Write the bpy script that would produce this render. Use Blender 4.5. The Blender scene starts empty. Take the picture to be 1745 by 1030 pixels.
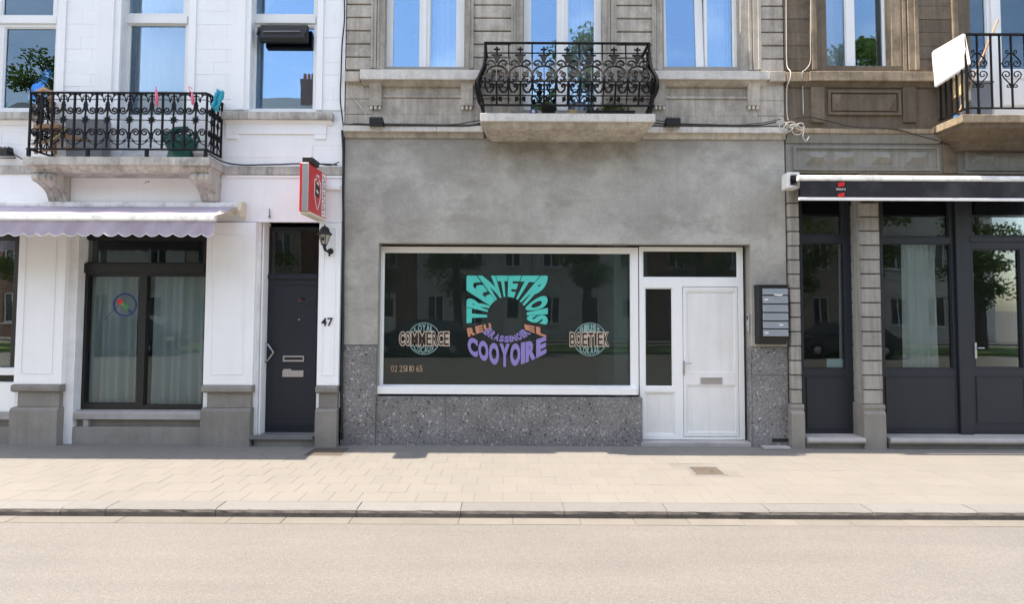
import bpy, bmesh, math, random
from mathutils import Vector, Matrix, noise

random.seed(7)
R = math.radians
PI = math.pi
scene = bpy.context.scene
COL = scene.collection

# ------------------------------------------------------------------ camera
F_PX, CXP, CYP = 984.0, 872.5, 481.0          # focal length and optical axis, in photo pixels (1745 wide)
CAM = Vector((0.0, -8.0, 1.9))
PITCH, ROLL = R(2.5), R(0.25)
fwd = Vector((0, math.cos(PITCH), math.sin(PITCH)))
up0 = Vector((0, -math.sin(PITCH), math.cos(PITCH)))
rt0 = Vector((1, 0, 0))
rt = rt0 * math.cos(ROLL) + up0 * math.sin(ROLL)
up = up0 * math.cos(ROLL) - rt0 * math.sin(ROLL)
cd = bpy.data.cameras.new('camera')
cam = bpy.data.objects.new('camera', cd)
COL.objects.link(cam)
cam.matrix_world = Matrix(((rt.x, up.x, -fwd.x, CAM.x), (rt.y, up.y, -fwd.y, CAM.y),
                           (rt.z, up.z, -fwd.z, CAM.z), (0, 0, 0, 1)))
cd.sensor_width = 36.0
cd.lens = F_PX / 1745.0 * 36.0
cd.shift_y = -(515.0 - CYP) / 1745.0
cd.clip_start = 0.05
cd.clip_end = 2000
scene.camera = cam

# ------------------------------------------------------------------ sky, sun, exposure
SUN = Vector((-0.36, -0.0205, 0.93)).normalized()
SUN_EL = math.asin(SUN.z)
SUN_ROT = math.atan2(SUN.x, SUN.y)
world = bpy.data.worlds.new('World')
scene.world = world
world.use_nodes = True
wn, wl = world.node_tree.nodes, world.node_tree.links
wn.clear()
w_out = wn.new('ShaderNodeOutputWorld')
w_bg = wn.new('ShaderNodeBackground')
w_sky = wn.new('ShaderNodeTexSky')
w_sky.sky_type = 'NISHITA'
w_sky.sun_disc = False
w_sky.sun_elevation = SUN_EL
w_sky.sun_rotation = SUN_ROT
w_sky.air_density = 1.0
w_sky.dust_density = 1.2
w_sky.ozone_density = 1.8
w_tc = wn.new('ShaderNodeTexCoord')
w_map = wn.new('ShaderNodeMapping')
w_map.inputs['Scale'].default_value = (1.0, 1.0, 2.2)
w_no = wn.new('ShaderNodeTexNoise')
w_no.inputs['Scale'].default_value = 2.3
w_no.inputs['Detail'].default_value = 9
w_no.inputs['Roughness'].default_value = 0.58
w_rp = wn.new('ShaderNodeValToRGB')
w_rp.color_ramp.elements[0].position = 0.46
w_rp.color_ramp.elements[0].color = (0, 0, 0, 1)
w_rp.color_ramp.elements[1].position = 0.80
w_rp.color_ramp.elements[1].color = (0.75, 0.75, 0.75, 1)
w_mx = wn.new('ShaderNodeMixRGB')
w_mx.inputs['Color2'].default_value = (5.6, 5.9, 6.3, 1)
wl.new(w_tc.outputs['Generated'], w_map.inputs['Vector'])
wl.new(w_map.outputs['Vector'], w_no.inputs['Vector'])
wl.new(w_no.outputs['Fac'], w_rp.inputs['Fac'])
wl.new(w_rp.outputs['Color'], w_mx.inputs['Fac'])
wl.new(w_sky.outputs['Color'], w_mx.inputs['Color1'])
wl.new(w_mx.outputs['Color'], w_bg.inputs['Color'])
w_bg.inputs['Strength'].default_value = 0.15
wl.new(w_bg.outputs['Background'], w_out.inputs['Surface'])

sd = bpy.data.lights.new('sun', 'SUN')
sd.energy = 2.9
sd.angle = R(0.53)
sd.color = (1.0, 0.965, 0.91)
sun = bpy.data.objects.new('sun', sd)
COL.objects.link(sun)
sun.location = (-8, -2, 18)
sun.rotation_euler = SUN.to_track_quat('Z', 'Y').to_euler()

scene.view_settings.view_transform = 'Standard'
scene.view_settings.look = 'None'
scene.view_settings.gamma = 1.0
scene.view_settings.exposure = 2.02
scene.view_settings.use_white_balance = True      # camera set for open shade
scene.view_settings.white_balance_temperature = 7650
scene.view_settings.white_balance_tint = 12

# ------------------------------------------------------------------ measuring: photo pixel -> point on a plane
def ray(px, py):
    dx, dy = px - CXP, py - CYP
    return (fwd + rt * (dx / F_PX) - up * (dy / F_PX))
def P(px, py, Y=0.0):
    d = ray(px, py); t = (Y - CAM.y) / d.y
    return CAM + d * t
def G(px, py, Z=0.0):
    d = ray(px, py); t = (Z - CAM.z) / d.z
    return CAM + d * t
def X(px, py, Y=0.0): return P(px, py, Y).x
def Z(px, py, Y=0.0): return P(px, py, Y).z
def RC(x0, y0, x1, y1, Y=0.0):
    """pixel rectangle on the plane Y -> (x0, x1, z0, z1) in metres"""
    ym, xm = (y0 + y1) / 2, (x0 + x1) / 2
    return (X(x0, ym, Y), X(x1, ym, Y), Z(xm, y1, Y), Z(xm, y0, Y))

# ------------------------------------------------------------------ mesh builder
class MB:
    def __init__(s): s.v, s.f = [], []
    def quad(s, a, b, c, d):
        n = len(s.v); s.v += [Vector(a), Vector(b), Vector(c), Vector(d)]; s.f.append((n, n+1, n+2, n+3))
    def poly(s, pts):
        n = len(s.v); s.v += [Vector(p) for p in pts]; s.f.append(tuple(range(n, n + len(pts))))
    def box(s, x0, x1, y0, y1, z0, z1):
        n = len(s.v)
        for z in (z0, z1):
            for (x, y) in ((x0, y0), (x1, y0), (x1, y1), (x0, y1)): s.v.append(Vector((x, y, z)))
        for f in ((3,2,1,0), (4,5,6,7), (0,1,5,4), (1,2,6,5), (2,3,7,6), (3,0,4,7)):
            s.f.append(tuple(n + i for i in f))
        return s
    def prism(s, pts, axis, a, b):
        """closed polygon pts extruded along axis from a to b; pts are the two other coordinates in xyz order"""
        def mk(p, t):
            if axis == 'x': return Vector((t, p[0], p[1]))
            if axis == 'y': return Vector((p[0], t, p[1]))
            return Vector((p[0], p[1], t))
        n = len(s.v); k = len(pts)
        s.v += [mk(p, a) for p in pts] + [mk(p, b) for p in pts]
        s.f.append(tuple(range(n, n + k))); s.f.append(tuple(range(n + 2*k - 1, n + k - 1, -1)))
        for i in range(k):
            j = (i + 1) % k
            s.f.append((n + i, n + k + i, n + k + j, n + j))
        return s
    def tube(s, pts, r, seg=6, cap=True, flat=1.0):
        pts = [Vector(p) for p in pts]; n0 = len(s.v); k = len(pts)
        rr = r if isinstance(r, (list, tuple)) else [r] * k
        t = (pts[1] - pts[0]).normalized()
        ref = Vector((0, 1, 0)) if abs(t.y) < 0.9 else Vector((1, 0, 0))
        a = t.cross(ref).normalized()
        for i in range(k):
            if i == 0: t = pts[1] - pts[0]
            elif i == k - 1: t = pts[-1] - pts[-2]
            else: t = pts[i+1] - pts[i-1]
            if t.length < 1e-9: t = Vector((0, 0, 1))
            t.normalize()
            a = a - t * a.dot(t)
            if a.length < 1e-6: a = t.orthogonal()
            a.normalize(); b = t.cross(a)
            for j in range(seg):
                q = 2*PI*j/seg
                s.v.append(pts[i] + (a*math.cos(q) + b*math.sin(q)*flat) * rr[i])
        for i in range(k-1):
            for j in range(seg):
                j2 = (j+1) % seg
                s.f.append((n0+i*seg+j, n0+i*seg+j2, n0+(i+1)*seg+j2, n0+(i+1)*seg+j))
        if cap:
            s.f.append(tuple(n0+j for j in range(seg-1, -1, -1)))
            s.f.append(tuple(n0+(k-1)*seg+j for j in range(seg)))
        return s
    def lathe(s, prof, c, seg=16, axis='z'):
        n0 = len(s.v); c = Vector(c)
        for (r, h) in prof:
            for j in range(seg):
                q = 2*PI*j/seg
                if axis == 'z': s.v.append(c + Vector((r*math.cos(q), r*math.sin(q), h)))
                elif axis == 'y': s.v.append(c + Vector((r*math.cos(q), h, r*math.sin(q))))
                else: s.v.append(c + Vector((h, r*math.cos(q), r*math.sin(q))))
        for i in range(len(prof)-1):
            for j in range(seg):
                j2 = (j+1) % seg
                s.f.append((n0+i*seg+j, n0+i*seg+j2, n0+(i+1)*seg+j2, n0+(i+1)*seg+j))
        s.f.append(tuple(n0+j for j in range(seg-1, -1, -1)))
        s.f.append(tuple(n0+(len(prof)-1)*seg+j for j in range(seg)))
        return s
    def holed(s, x0, x1, z0, z1, y0, y1, holes):
        """slab in the facade plane with rectangular openings (x0,x1,z0,z1)"""
        xs = sorted({x0, x1} | {min(max(h[i], x0), x1) for h in holes for i in (0, 1)})
        zs = sorted({z0, z1} | {min(max(h[i], z0), z1) for h in holes for i in (2, 3)})
        def solid(i, j):
            if i < 0 or j < 0 or i >= len(xs)-1 or j >= len(zs)-1: return False
            cx, cz = (xs[i]+xs[i+1])/2, (zs[j]+zs[j+1])/2
            return not any(h[0] < cx < h[1] and h[2] < cz < h[3] for h in holes)
        for i in range(len(xs)-1):
            for j in range(len(zs)-1):
                if not solid(i, j): continue
                a, b, c, d = xs[i], xs[i+1], zs[j], zs[j+1]
                s.quad((a,y0,c), (b,y0,c), (b,y0,d), (a,y0,d))
                s.quad((b,y1,c), (a,y1,c), (a,y1,d), (b,y1,d))
                if not solid(i-1, j): s.quad((a,y1,c), (a,y0,c), (a,y0,d), (a,y1,d))
                if not solid(i+1, j): s.quad((b,y0,c), (b,y1,c), (b,y1,d), (b,y0,d))
                if not solid(i, j-1): s.quad((a,y1,c), (b,y1,c), (b,y0,c), (a,y0,c))
                if not solid(i, j+1): s.quad((a,y0,d), (b,y0,d), (b,y1,d), (a,y1,d))
        return s
    def add(s, o, fn=None):
        n = len(s.v)
        s.v += [fn(v) if fn else v.copy() for v in o.v]
        s.f += [tuple(n+i for i in f) for f in o.f]
        return s

WL = {}
def mesh_of(mb, name, mat, org, bevel=0.0, smooth=False, seg=1, fix=True):
    bm = bmesh.new()
    vs = [bm.verts.new(v - org) for v in mb.v]
    for f in mb.f:
        try: bm.faces.new([vs[i] for i in f])
        except ValueError: pass
    if fix or bevel:
        bmesh.ops.remove_doubles(bm, verts=bm.verts, dist=1e-5)
        bmesh.ops.recalc_face_normals(bm, faces=bm.faces)
    if bevel:
        es = [e for e in bm.edges if len(e.link_faces) == 2 and e.calc_face_angle(0) > 0.6]
        bmesh.ops.bevel(bm, geom=es, offset=bevel, segments=seg, affect='EDGES', clamp_overlap=True)
    me = bpy.data.meshes.new(name)
    bm.to_mesh(me); bm.free()
    if smooth:
        for p in me.polygons: p.use_smooth = True
    for m in (mat if isinstance(mat, (list, tuple)) else [mat]): me.materials.append(m)
    return me
def obj(name, mb, mat, parent=None, bevel=0.0, smooth=False, loc=None, seg=1, fix=True):
    if loc is None:
        if parent is not None: loc = WL[parent.name]
        else:
            xs = [v.x for v in mb.v]; ys = [v.y for v in mb.v]; zs = [v.z for v in mb.v]
            loc = Vector(((min(xs)+max(xs))/2, (min(ys)+max(ys))/2, min(zs)))
    loc = Vector(loc)
    me = mesh_of(mb, name, mat, loc, bevel, smooth, seg, fix)
    return link(name, me, parent, loc)
def link(name, me, parent, loc, rot=None):
    o = bpy.data.objects.new(name, me); COL.objects.link(o)
    loc = Vector(loc)
    if parent is not None:
        o.parent = parent; o.location = loc - WL[parent.name]
    else: o.location = loc
    if rot: o.rotation_euler = rot
    WL[o.name] = loc
    return o
def tag(o, label=None, cat=None, group=None, kind=None):
    if label: o['label'] = label
    if cat: o['category'] = cat
    if group: o['group'] = group
    if kind: o['kind'] = kind
    return o
def thing(name, loc, label, cat, group=None):
    return tag(link(name, None, None, loc), label, cat, group)
def B(x0, x1, y0, y1, z0, z1): return MB().box(x0, x1, y0, y1, z0, z1)
def PB(px0, py0, px1, py1, Yf, Yb):
    """box whose FRONT face fills that pixel rectangle on plane Yf"""
    a = RC(px0, py0, px1, py1, Yf)
    return B(a[0], a[1], Yf, Yb, a[2], a[3])

# ------------------------------------------------------------------ materials
def newmat(name):
    m = bpy.data.materials.new(name); m.use_nodes = True
    nt = m.node_tree; nt.nodes.clear()
    o = nt.nodes.new('ShaderNodeOutputMaterial')
    return m, nt, o
def N(nt, t, **kw):
    n = nt.nodes.new(t)
    for k, v in kw.items():
        if k in n.inputs: n.inputs[k].default_value = v
        else: setattr(n, k, v)
    return n
def ramp(nt, stops):
    n = nt.nodes.new('ShaderNodeValToRGB'); cr = n.color_ramp
    while len(cr.elements) < len(stops): cr.elements.new(0.5)
    for e, (p, c) in zip(cr.elements, stops):
        e.position = p; e.color = (c, c, c, 1) if isinstance(c, (int, float)) else (c[0], c[1], c[2], 1)
    return n
def mixc(nt, mode, fac, a, b):
    n = nt.nodes.new('ShaderNodeMixRGB'); n.blend_type = mode
    for i, v in ((0, fac), (1, a), (2, b)):
        if hasattr(v, 'links') or hasattr(v, 'is_output'): nt.links.new(v, n.inputs[i])
        elif isinstance(v, (int, float)): n.inputs[i].default_value = v
        else: n.inputs[i].default_value = (v[0], v[1], v[2], 1)
    return n.outputs[0]
def surf(name, col, rough=0.8, var=0.15, scale=3.0, fine=0.08, fscale=60.0, bump=0.15, bscale=40.0,
         streak=0.0, dirt=None, dirtamt=0.0, rnd=0.0, metal=0.0, spec=0.3, dscale=1.6):
    """weathered surface: broad tone drift, fine grain, vertical rain streaks, dirt blotches, tone per piece"""
    m, nt, out = newmat(name)
    L = nt.links
    b = N(nt, 'ShaderNodeBsdfPrincipled', Roughness=rough, Metallic=metal)
    b.inputs['Specular IOR Level'].default_value = spec
    geo = N(nt, 'ShaderNodeNewGeometry')
    pos = geo.outputs['Position']
    oi = N(nt, 'ShaderNodeObjectInfo')
    n1 = N(nt, 'ShaderNodeTexNoise', Scale=scale, Detail=6.0, Roughness=0.6); L.new(pos, n1.inputs['Vector'])
    r1 = ramp(nt, [(0.25, 1 - var), (0.75, 1 + var)]); L.new(n1.outputs['Fac'], r1.inputs['Fac'])
    c = mixc(nt, 'MULTIPLY', 1.0, col, r1.outputs['Color'])
    n2 = N(nt, 'ShaderNodeTexNoise', Scale=fscale, Detail=3.0, Roughness=0.7); L.new(pos, n2.inputs['Vector'])
    r2 = ramp(nt, [(0.3, 1 - fine), (0.7, 1 + fine)]); L.new(n2.outputs['Fac'], r2.inputs['Fac'])
    c = mixc(nt, 'MULTIPLY', 1.0, c, r2.outputs['Color'])
    if streak:
        mp = N(nt, 'ShaderNodeMapping'); mp.inputs['Scale'].default_value = (14.0, 14.0, 0.9); L.new(pos, mp.inputs['Vector'])
        n3 = N(nt, 'ShaderNodeTexNoise', Scale=1.0, Detail=5.0, Roughness=0.65); L.new(mp.outputs['Vector'], n3.inputs['Vector'])
        r3 = ramp(nt, [(0.42, 1.0), (0.72, 1 - streak)]); L.new(n3.outputs['Fac'], r3.inputs['Fac'])
        c = mixc(nt, 'MULTIPLY', 1.0, c, r3.outputs['Color'])
    if dirt is not None:
        n4 = N(nt, 'ShaderNodeTexNoise', Scale=dscale, Detail=8.0, Roughness=0.68); L.new(pos, n4.inputs['Vector'])
        r4 = ramp(nt, [(0.48, 0.0), (0.72, dirtamt)]); L.new(n4.outputs['Fac'], r4.inputs['Fac'])
        c = mixc(nt, 'MIX', r4.outputs['Color'], c, dirt)
    if rnd:
        r5 = ramp(nt, [(0.0, 1 - rnd), (1.0, 1 + rnd)]); L.new(oi.outputs['Random'], r5.inputs['Fac'])
        c = mixc(nt, 'MULTIPLY', 1.0, c, r5.outputs['Color'])
    L.new(c, b.inputs['Base Color'])
    if bump:
        n6 = N(nt, 'ShaderNodeTexNoise', Scale=bscale, Detail=5.0, Roughness=0.65); L.new(pos, n6.inputs['Vector'])
        bp = N(nt, 'ShaderNodeBump', Strength=bump, Distance=0.01); L.new(n6.outputs['Fac'], bp.inputs['Height'])
        L.new(bp.outputs['Normal'], b.inputs['Normal'])
    L.new(b.outputs['BSDF'], out.inputs['Surface'])
    return m
def plain(name, col, rough=0.5, metal=0.0, spec=0.4):
    return surf(name, col, rough, var=0.06, scale=6.0, fine=0.03, bump=0.03, bscale=30.0, metal=metal, spec=spec)
def glassmat(name, base_refl, tint=(1, 1, 1), wav=0.012, fmul=1.0, rtint=(.97, .98, 1.0), film=0.0):
    """window pane: clear pane with a mirror layer whose share grows towards grazing angles"""
    m, nt, out = newmat(name); L = nt.links
    tr = N(nt, 'ShaderNodeBsdfTransparent'); tr.inputs['Color'].default_value = (*tint, 1)
    gl = N(nt, 'ShaderNodeBsdfGlossy'); gl.inputs['Roughness'].default_value = 0.0
    gl.inputs['Color'].default_value = (*rtint, 1)
    geo = N(nt, 'ShaderNodeNewGeometry')
    ns = N(nt, 'ShaderNodeTexNoise', Scale=1.3, Detail=1.0); L.new(geo.outputs['Position'], ns.inputs['Vector'])
    bp = N(nt, 'ShaderNodeBump', Strength=wav, Distance=1.0); L.new(ns.outputs['Fac'], bp.inputs['Height'])
    L.new(bp.outputs['Normal'], gl.inputs['Normal'])
    fr = N(nt, 'ShaderNodeFresnel', IOR=1.5)
    ma = N(nt, 'ShaderNodeMath', operation='MULTIPLY_ADD'); L.new(fr.outputs['Fac'], ma.inputs[0])
    ma.inputs[1].default_value = fmul; ma.inputs[2].default_value = base_refl; ma.use_clamp = True
    df = N(nt, 'ShaderNodeBsdfDiffuse'); df.inputs['Color'].default_value = (.42, .52, .49, 1)
    m0 = N(nt, 'ShaderNodeMixShader'); m0.inputs[0].default_value = film
    L.new(tr.outputs[0], m0.inputs[1]); L.new(df.outputs[0], m0.inputs[2])
    mx = N(nt, 'ShaderNodeMixShader')
    L.new(ma.outputs[0], mx.inputs[0]); L.new(m0.outputs[0], mx.inputs[1]); L.new(gl.outputs[0], mx.inputs[2])
    L.new(mx.outputs[0], out.inputs['Surface'])
    return m
def terrazzo(name):
    m, nt, out = newmat(name); L = nt.links
    b = N(nt, 'ShaderNodeBsdfPrincipled', Roughness=0.42)
    geo = N(nt, 'ShaderNodeNewGeometry')
    nz = N(nt, 'ShaderNodeTexNoise', Scale=22.0, Detail=3.0); L.new(geo.outputs['Position'], nz.inputs['Vector'])
    vm = N(nt, 'ShaderNodeVectorMath', operation='MULTIPLY_ADD')
    L.new(nz.outputs['Color'], vm.inputs[0]); vm.inputs[1].default_value = (0.05, 0.05, 0.05); L.new(geo.outputs['Position'], vm.inputs[2])
    def layer(scale, stops):
        v = N(nt, 'ShaderNodeTexVoronoi', Scale=scale); L.new(vm.outputs[0], v.inputs['Vector'])
        sp = N(nt, 'ShaderNodeSeparateColor'); L.new(v.outputs['Color'], sp.inputs[0])
        r = ramp(nt, stops); r.color_ramp.interpolation = 'CONSTANT'
        L.new(sp.outputs[0], r.inputs['Fac']); return r.outputs['Color'], sp, v
    c1, sp1, _ = layer(95, [(0.0, (.12,.118,.118)), (0.25, (.155,.153,.155)), (0.5, (.185,.182,.18)), (0.72, (.14,.136,.133)), (0.84, (.22,.215,.22)), (0.96, (.30,.295,.29))])
    c2, _, _ = layer(46, [(0.0, (0,0,0)), (0.88, (1,1,1))])
    col2, _, _ = layer(46, [(0.0, (.2,.2,.2)), (0.88, (.055,.055,.06)), (0.92, (.32,.31,.29)), (0.95, (.24,.20,.16)), (0.97, (.26,.26,.26)), (0.99, (.44,.43,.41))])
    c = mixc(nt, 'MIX', c2, c1, col2)
    n2 = N(nt, 'ShaderNodeTexNoise', Scale=2.5, Detail=4.0); L.new(geo.outputs['Position'], n2.inputs['Vector'])
    r2 = ramp(nt, [(0.3, 0.78), (0.7, 1.2)]); L.new(n2.outputs['Fac'], r2.inputs['Fac'])
    c = mixc(nt, 'MULTIPLY', 1.0, c, r2.outputs['Color'])
    L.new(c, b.inputs['Base Color'])
    bp = N(nt, 'ShaderNodeBump', Strength=0.1, Distance=0.004); L.new(nz.outputs['Fac'], bp.inputs['Height']); L.new(bp.outputs['Normal'], b.inputs['Normal'])
    L.new(b.outputs['BSDF'], out.inputs['Surface'])
    return m
def asphalt(name, col):
    m, nt, out = newmat(name); L = nt.links
    b = N(nt, 'ShaderNodeBsdfPrincipled', Roughness=0.9)
    geo = N(nt, 'ShaderNodeNewGeometry'); pos = geo.outputs['Position']
    v = N(nt, 'ShaderNodeTexVoronoi', Scale=150.0); L.new(pos, v.inputs['Vector'])
    sp = N(nt, 'ShaderNodeSeparateColor'); L.new(v.outputs['Color'], sp.inputs[0])
    r = ramp(nt, [(0.0, 0.78), (0.5, 1.0), (0.85, 1.08), (1.0, 1.3)]); L.new(sp.outputs[0], r.inputs['Fac'])
    c = mixc(nt, 'MULTIPLY', 1.0, col, r.outputs['Color'])
    n1 = N(nt, 'ShaderNodeTexNoise', Scale=0.9, Detail=7.0, Roughness=0.62); L.new(pos, n1.inputs['Vector'])
    r1 = ramp(nt, [(0.3, 0.95), (0.7, 1.04)]); L.new(n1.outputs['Fac'], r1.inputs['Fac'])
    c = mixc(nt, 'MULTIPLY', 1.0, c, r1.outputs['Color'])
    mp = N(nt, 'ShaderNodeMapping'); mp.inputs['Scale'].default_value = (0.25, 3.0, 1.0); L.new(pos, mp.inputs['Vector'])
    n2 = N(nt, 'ShaderNodeTexNoise', Scale=1.2, Detail=4.0); L.new(mp.outputs['Vector'], n2.inputs['Vector'])
    r2 = ramp(nt, [(0.35, 0.95), (0.7, 1.05)]); L.new(n2.outputs['Fac'], r2.inputs['Fac'])
    c = mixc(nt, 'MULTIPLY', 1.0, c, r2.outputs['Color'])
    L.new(c, b.inputs['Base Color'])
    bp = N(nt, 'ShaderNodeBump', Strength=0.35, Distance=0.004); L.new(v.outputs['Distance'], bp.inputs['Height']); L.new(bp.outputs['Normal'], b.inputs['Normal'])
    L.new(b.outputs['BSDF'], out.inputs['Surface'])
    return m
def clothmat(name, col, transl=0.35):
    m, nt, out = newmat(name); L = nt.links
    d = N(nt, 'ShaderNodeBsdfDiffuse'); d.inputs['Color'].default_value = (*col, 1)
    t = N(nt, 'ShaderNodeBsdfTranslucent'); t.inputs['Color'].default_value = (*col, 1)
    mx = N(nt, 'ShaderNodeMixShader'); mx.inputs[0].default_value = transl
    L.new(d.outputs[0], mx.inputs[1]); L.new(t.outputs[0], mx.inputs[2]); L.new(mx.outputs[0], out.inputs['Surface'])
    return m

M = {}
def plaster_mat():
    m = surf('plaster', (.34, .325, .29), 0.93, var=0.30, scale=0.7, fine=0.09, fscale=30, bump=0.45, bscale=18, streak=0.07,
             dirt=(.52, .50, .45), dirtamt=0.95, dscale=0.95)
    nt = m.node_tree; L = nt.links
    b = next(n for n in nt.nodes if n.type == 'BSDF_PRINCIPLED')
    col = b.inputs['Base Color'].links[0].from_socket
    geo = N(nt, 'ShaderNodeNewGeometry'); sp = N(nt, 'ShaderNodeSeparateXYZ'); L.new(geo.outputs['Position'], sp.inputs[0])
    def rng(sock, a0, a1):
        r = N(nt, 'ShaderNodeMapRange'); r.interpolation_type = 'SMOOTHSTEP'; L.new(sock, r.inputs['Value'])
        r.inputs['From Min'].default_value = a0; r.inputs['From Max'].default_value = a1; return r.outputs['Result']
    def mul(p, q):
        n = N(nt, 'ShaderNodeMath', operation='MULTIPLY'); L.new(p, n.inputs[0])
        if isinstance(q, float): n.inputs[1].default_value = q
        else: L.new(q, n.inputs[1])
        return n.outputs[0]
    ns = N(nt, 'ShaderNodeTexNoise', Scale=2.6, Detail=7.0, Roughness=0.7); L.new(geo.outputs['Position'], ns.inputs['Vector'])
    ra = ramp(nt, [(0.36, 0.0), (0.62, 1.0)]); L.new(ns.outputs['Fac'], ra.inputs['Fac'])
    # rain-washed brown stain that spread down from the balcony joint
    st = mul(mul(rng(sp.outputs['X'], -0.9, 0.0), rng(sp.outputs['X'], 2.6, 1.5)), rng(sp.outputs['Z'], 3.35, 4.3))
    c = mixc(nt, 'MIX', mul(mul(st, ra.outputs['Color']), 0.75), col, (.145, .118, .082))
    # grime along the ledge and damp patch low on the right return
    st2 = mul(rng(sp.outputs['Z'], 3.85, 4.3), ra.outputs['Color'])
    c = mixc(nt, 'MIX', mul(st2, 0.45), c, (.20, .18, .15))
    mp = N(nt, 'ShaderNodeMapping'); mp.inputs['Scale'].default_value = (1.1, 1.0, 2.4); mp.inputs['Location'].default_value = (3.3, 0, 1.2); L.new(geo.outputs['Position'], mp.inputs['Vector'])
    n2 = N(nt, 'ShaderNodeTexNoise', Scale=1.0, Detail=9.0, Roughness=0.72); L.new(mp.outputs['Vector'], n2.inputs['Vector'])
    rb = ramp(nt, [(0.50, 0.0), (0.64, 0.7)]); L.new(n2.outputs['Fac'], rb.inputs['Fac'])
    c = mixc(nt, 'MIX', rb.outputs['Color'], c, (.245, .232, .205))
    # hairline cracks
    v = N(nt, 'ShaderNodeTexVoronoi', Scale=0.9); v.feature = 'DISTANCE_TO_EDGE'
    vm = N(nt, 'ShaderNodeVectorMath', operation='MULTIPLY_ADD'); L.new(n2.outputs['Color'], vm.inputs[0]); vm.inputs[1].default_value = (.5, .5, .5); L.new(geo.outputs['Position'], vm.inputs[2]); L.new(vm.outputs[0], v.inputs['Vector'])
    rc = ramp(nt, [(0.0, 0.30), (0.004, 0.0)]); L.new(v.outputs['Distance'], rc.inputs['Fac'])
    c = mixc(nt, 'MIX', mul(rc.outputs['Color'], ra.outputs['Color']), c, (.12, .11, .10))
    L.new(c, b.inputs['Base Color'])
    return m
M['plaster'] = plaster_mat()
M['core'] = surf('core', (.30, .28, .245), 0.9, bump=0.2)
M['stone'] = surf('stone', (.46, .415, .355), 0.85, var=0.24, scale=2.4, fine=0.13, fscale=45, bump=0.25, bscale=35, streak=0.38,
                  dirt=(.21, .18, .145), dirtamt=0.8, rnd=0.10, dscale=2.2)
M['pale_stone'] = surf('pale_stone', (.62, .59, .54), 0.8, var=0.12, scale=3.0, fine=0.1, fscale=40, bump=0.2, streak=0.16,
                       dirt=(.26, .24, .22), dirtamt=0.7, rnd=0.05, dscale=3.0)
M['ledge_stone'] = surf('ledge_stone', (.50, .47, .42), 0.85, var=0.2, scale=3.0, fine=0.12, fscale=40, bump=0.25, streak=0.45,
                        dirt=(.13, .12, .105), dirtamt=0.9, dscale=3.2)
M['brown_stone'] = surf('brown_stone', (.165, .128, .092), 0.9, var=0.3, scale=2.0, fine=0.14, fscale=40, bump=0.25, bscale=30, streak=0.35,
                        dirt=(.055, .043, .033), dirtamt=0.9, rnd=0.14, dscale=2.0)
M['brown_pale'] = surf('brown_pale', (.33, .26, .18), 0.9, var=0.25, scale=2.5, fine=0.12, fscale=40, bump=0.2, streak=0.4,
                       dirt=(.085, .063, .045), dirtamt=0.9, dscale=2.4)
M['grey_panel'] = surf('grey_panel', (.24, .23, .205), 0.9, var=0.22, scale=2.5, fine=0.1, bump=0.2, streak=0.25,
                       dirt=(.12, .115, .1), dirtamt=0.8, dscale=2.5)
M['pilaster_block'] = surf('pilaster_block', (.34, .32, .285), 0.88, var=0.2, scale=4, fine=0.1, bump=0.2, streak=0.4,
                           dirt=(.17, .155, .14), dirtamt=0.7, rnd=0.1, dscale=4)
M['white'] = surf('white', (.84, .84, .835), 0.6, var=0.03, scale=2, fine=0.02, bump=0.12, bscale=18, streak=0.025, dirt=(.62, .61, .59), dirtamt=0.16, rnd=0.015)
M['white_gloss'] = surf('white_gloss', (.80, .80, .785), 0.35, var=0.03, scale=2, fine=0.015, bump=0.03, bscale=12, streak=0.03)
M['door_white'] = surf('door_white', (.76, .75, .725), 0.4, var=0.05, scale=2, fine=0.02, bump=0.04, bscale=12, streak=0.08, dirt=(.60, .57, .52), dirtamt=0.3, dscale=3)
M['joint'] = surf('joint', (.10, .09, .08), 0.95, bump=0)
M['white_joint'] = surf('white_joint', (.74, .74, .74), 0.9, bump=0)
M['base_stone'] = surf('base_stone', (.225, .208, .185), 0.8, var=0.18, scale=3, fine=0.12, fscale=70, bump=0.15, streak=0.15, dirt=(.29, .275, .25), dirtamt=0.5, rnd=0.07)
M['bluestone'] = surf('bluestone', (.15, .15, .155), 0.55, var=0.15, scale=4, fine=0.1, fscale=80, bump=0.1)
M['pale_step'] = surf('pale_step', (.36, .34, .325), 0.75, var=0.15, scale=4, fine=0.1, fscale=80, bump=0.15, dirt=(.2, .19, .18), dirtamt=0.6)
M['terrazzo'] = terrazzo('terrazzo')
M['anthracite'] = surf('anthracite', (.017, .021, .028), 0.45, var=0.12, scale=2, fine=0.05, bump=0.04, bscale=14, spec=0.35, streak=0.12)
M['black_frame'] = surf('black_frame', (.009, .009, .010), 0.4, var=0.08, fine=0.03, bump=0.03, spec=0.45)
M['iron'] = surf('iron', (.007, .007, .008), 0.6, var=0.2, scale=20, fine=0.1, bump=0.1, spec=0.2)
M['black_plastic'] = plain('black_plastic', (.012, .012, .013), 0.5)
M['cable'] = plain('cable', (.02, .019, .019), 0.6)
M['white_cable'] = surf('white_cable', (.5, .47, .43), 0.6, var=0.15, bump=0)
M['steel'] = surf('steel', (.45, .45, .46), 0.35, var=0.06, scale=8, fine=0.03, bump=0.02, metal=0.9)
M['flap'] = surf('flap', (.36, .39, .43), 0.38, var=0.06, scale=5, fine=0.03, bump=0.02, metal=0.6)
M['glass_up'] = glassmat('glass_up', 0.19, wav=0.004, rtint=(.50, .76, 1.0))
M['glass_white'] = glassmat('glass_white', 0.075, wav=0.004, rtint=(.56, .80, 1.0))
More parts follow.
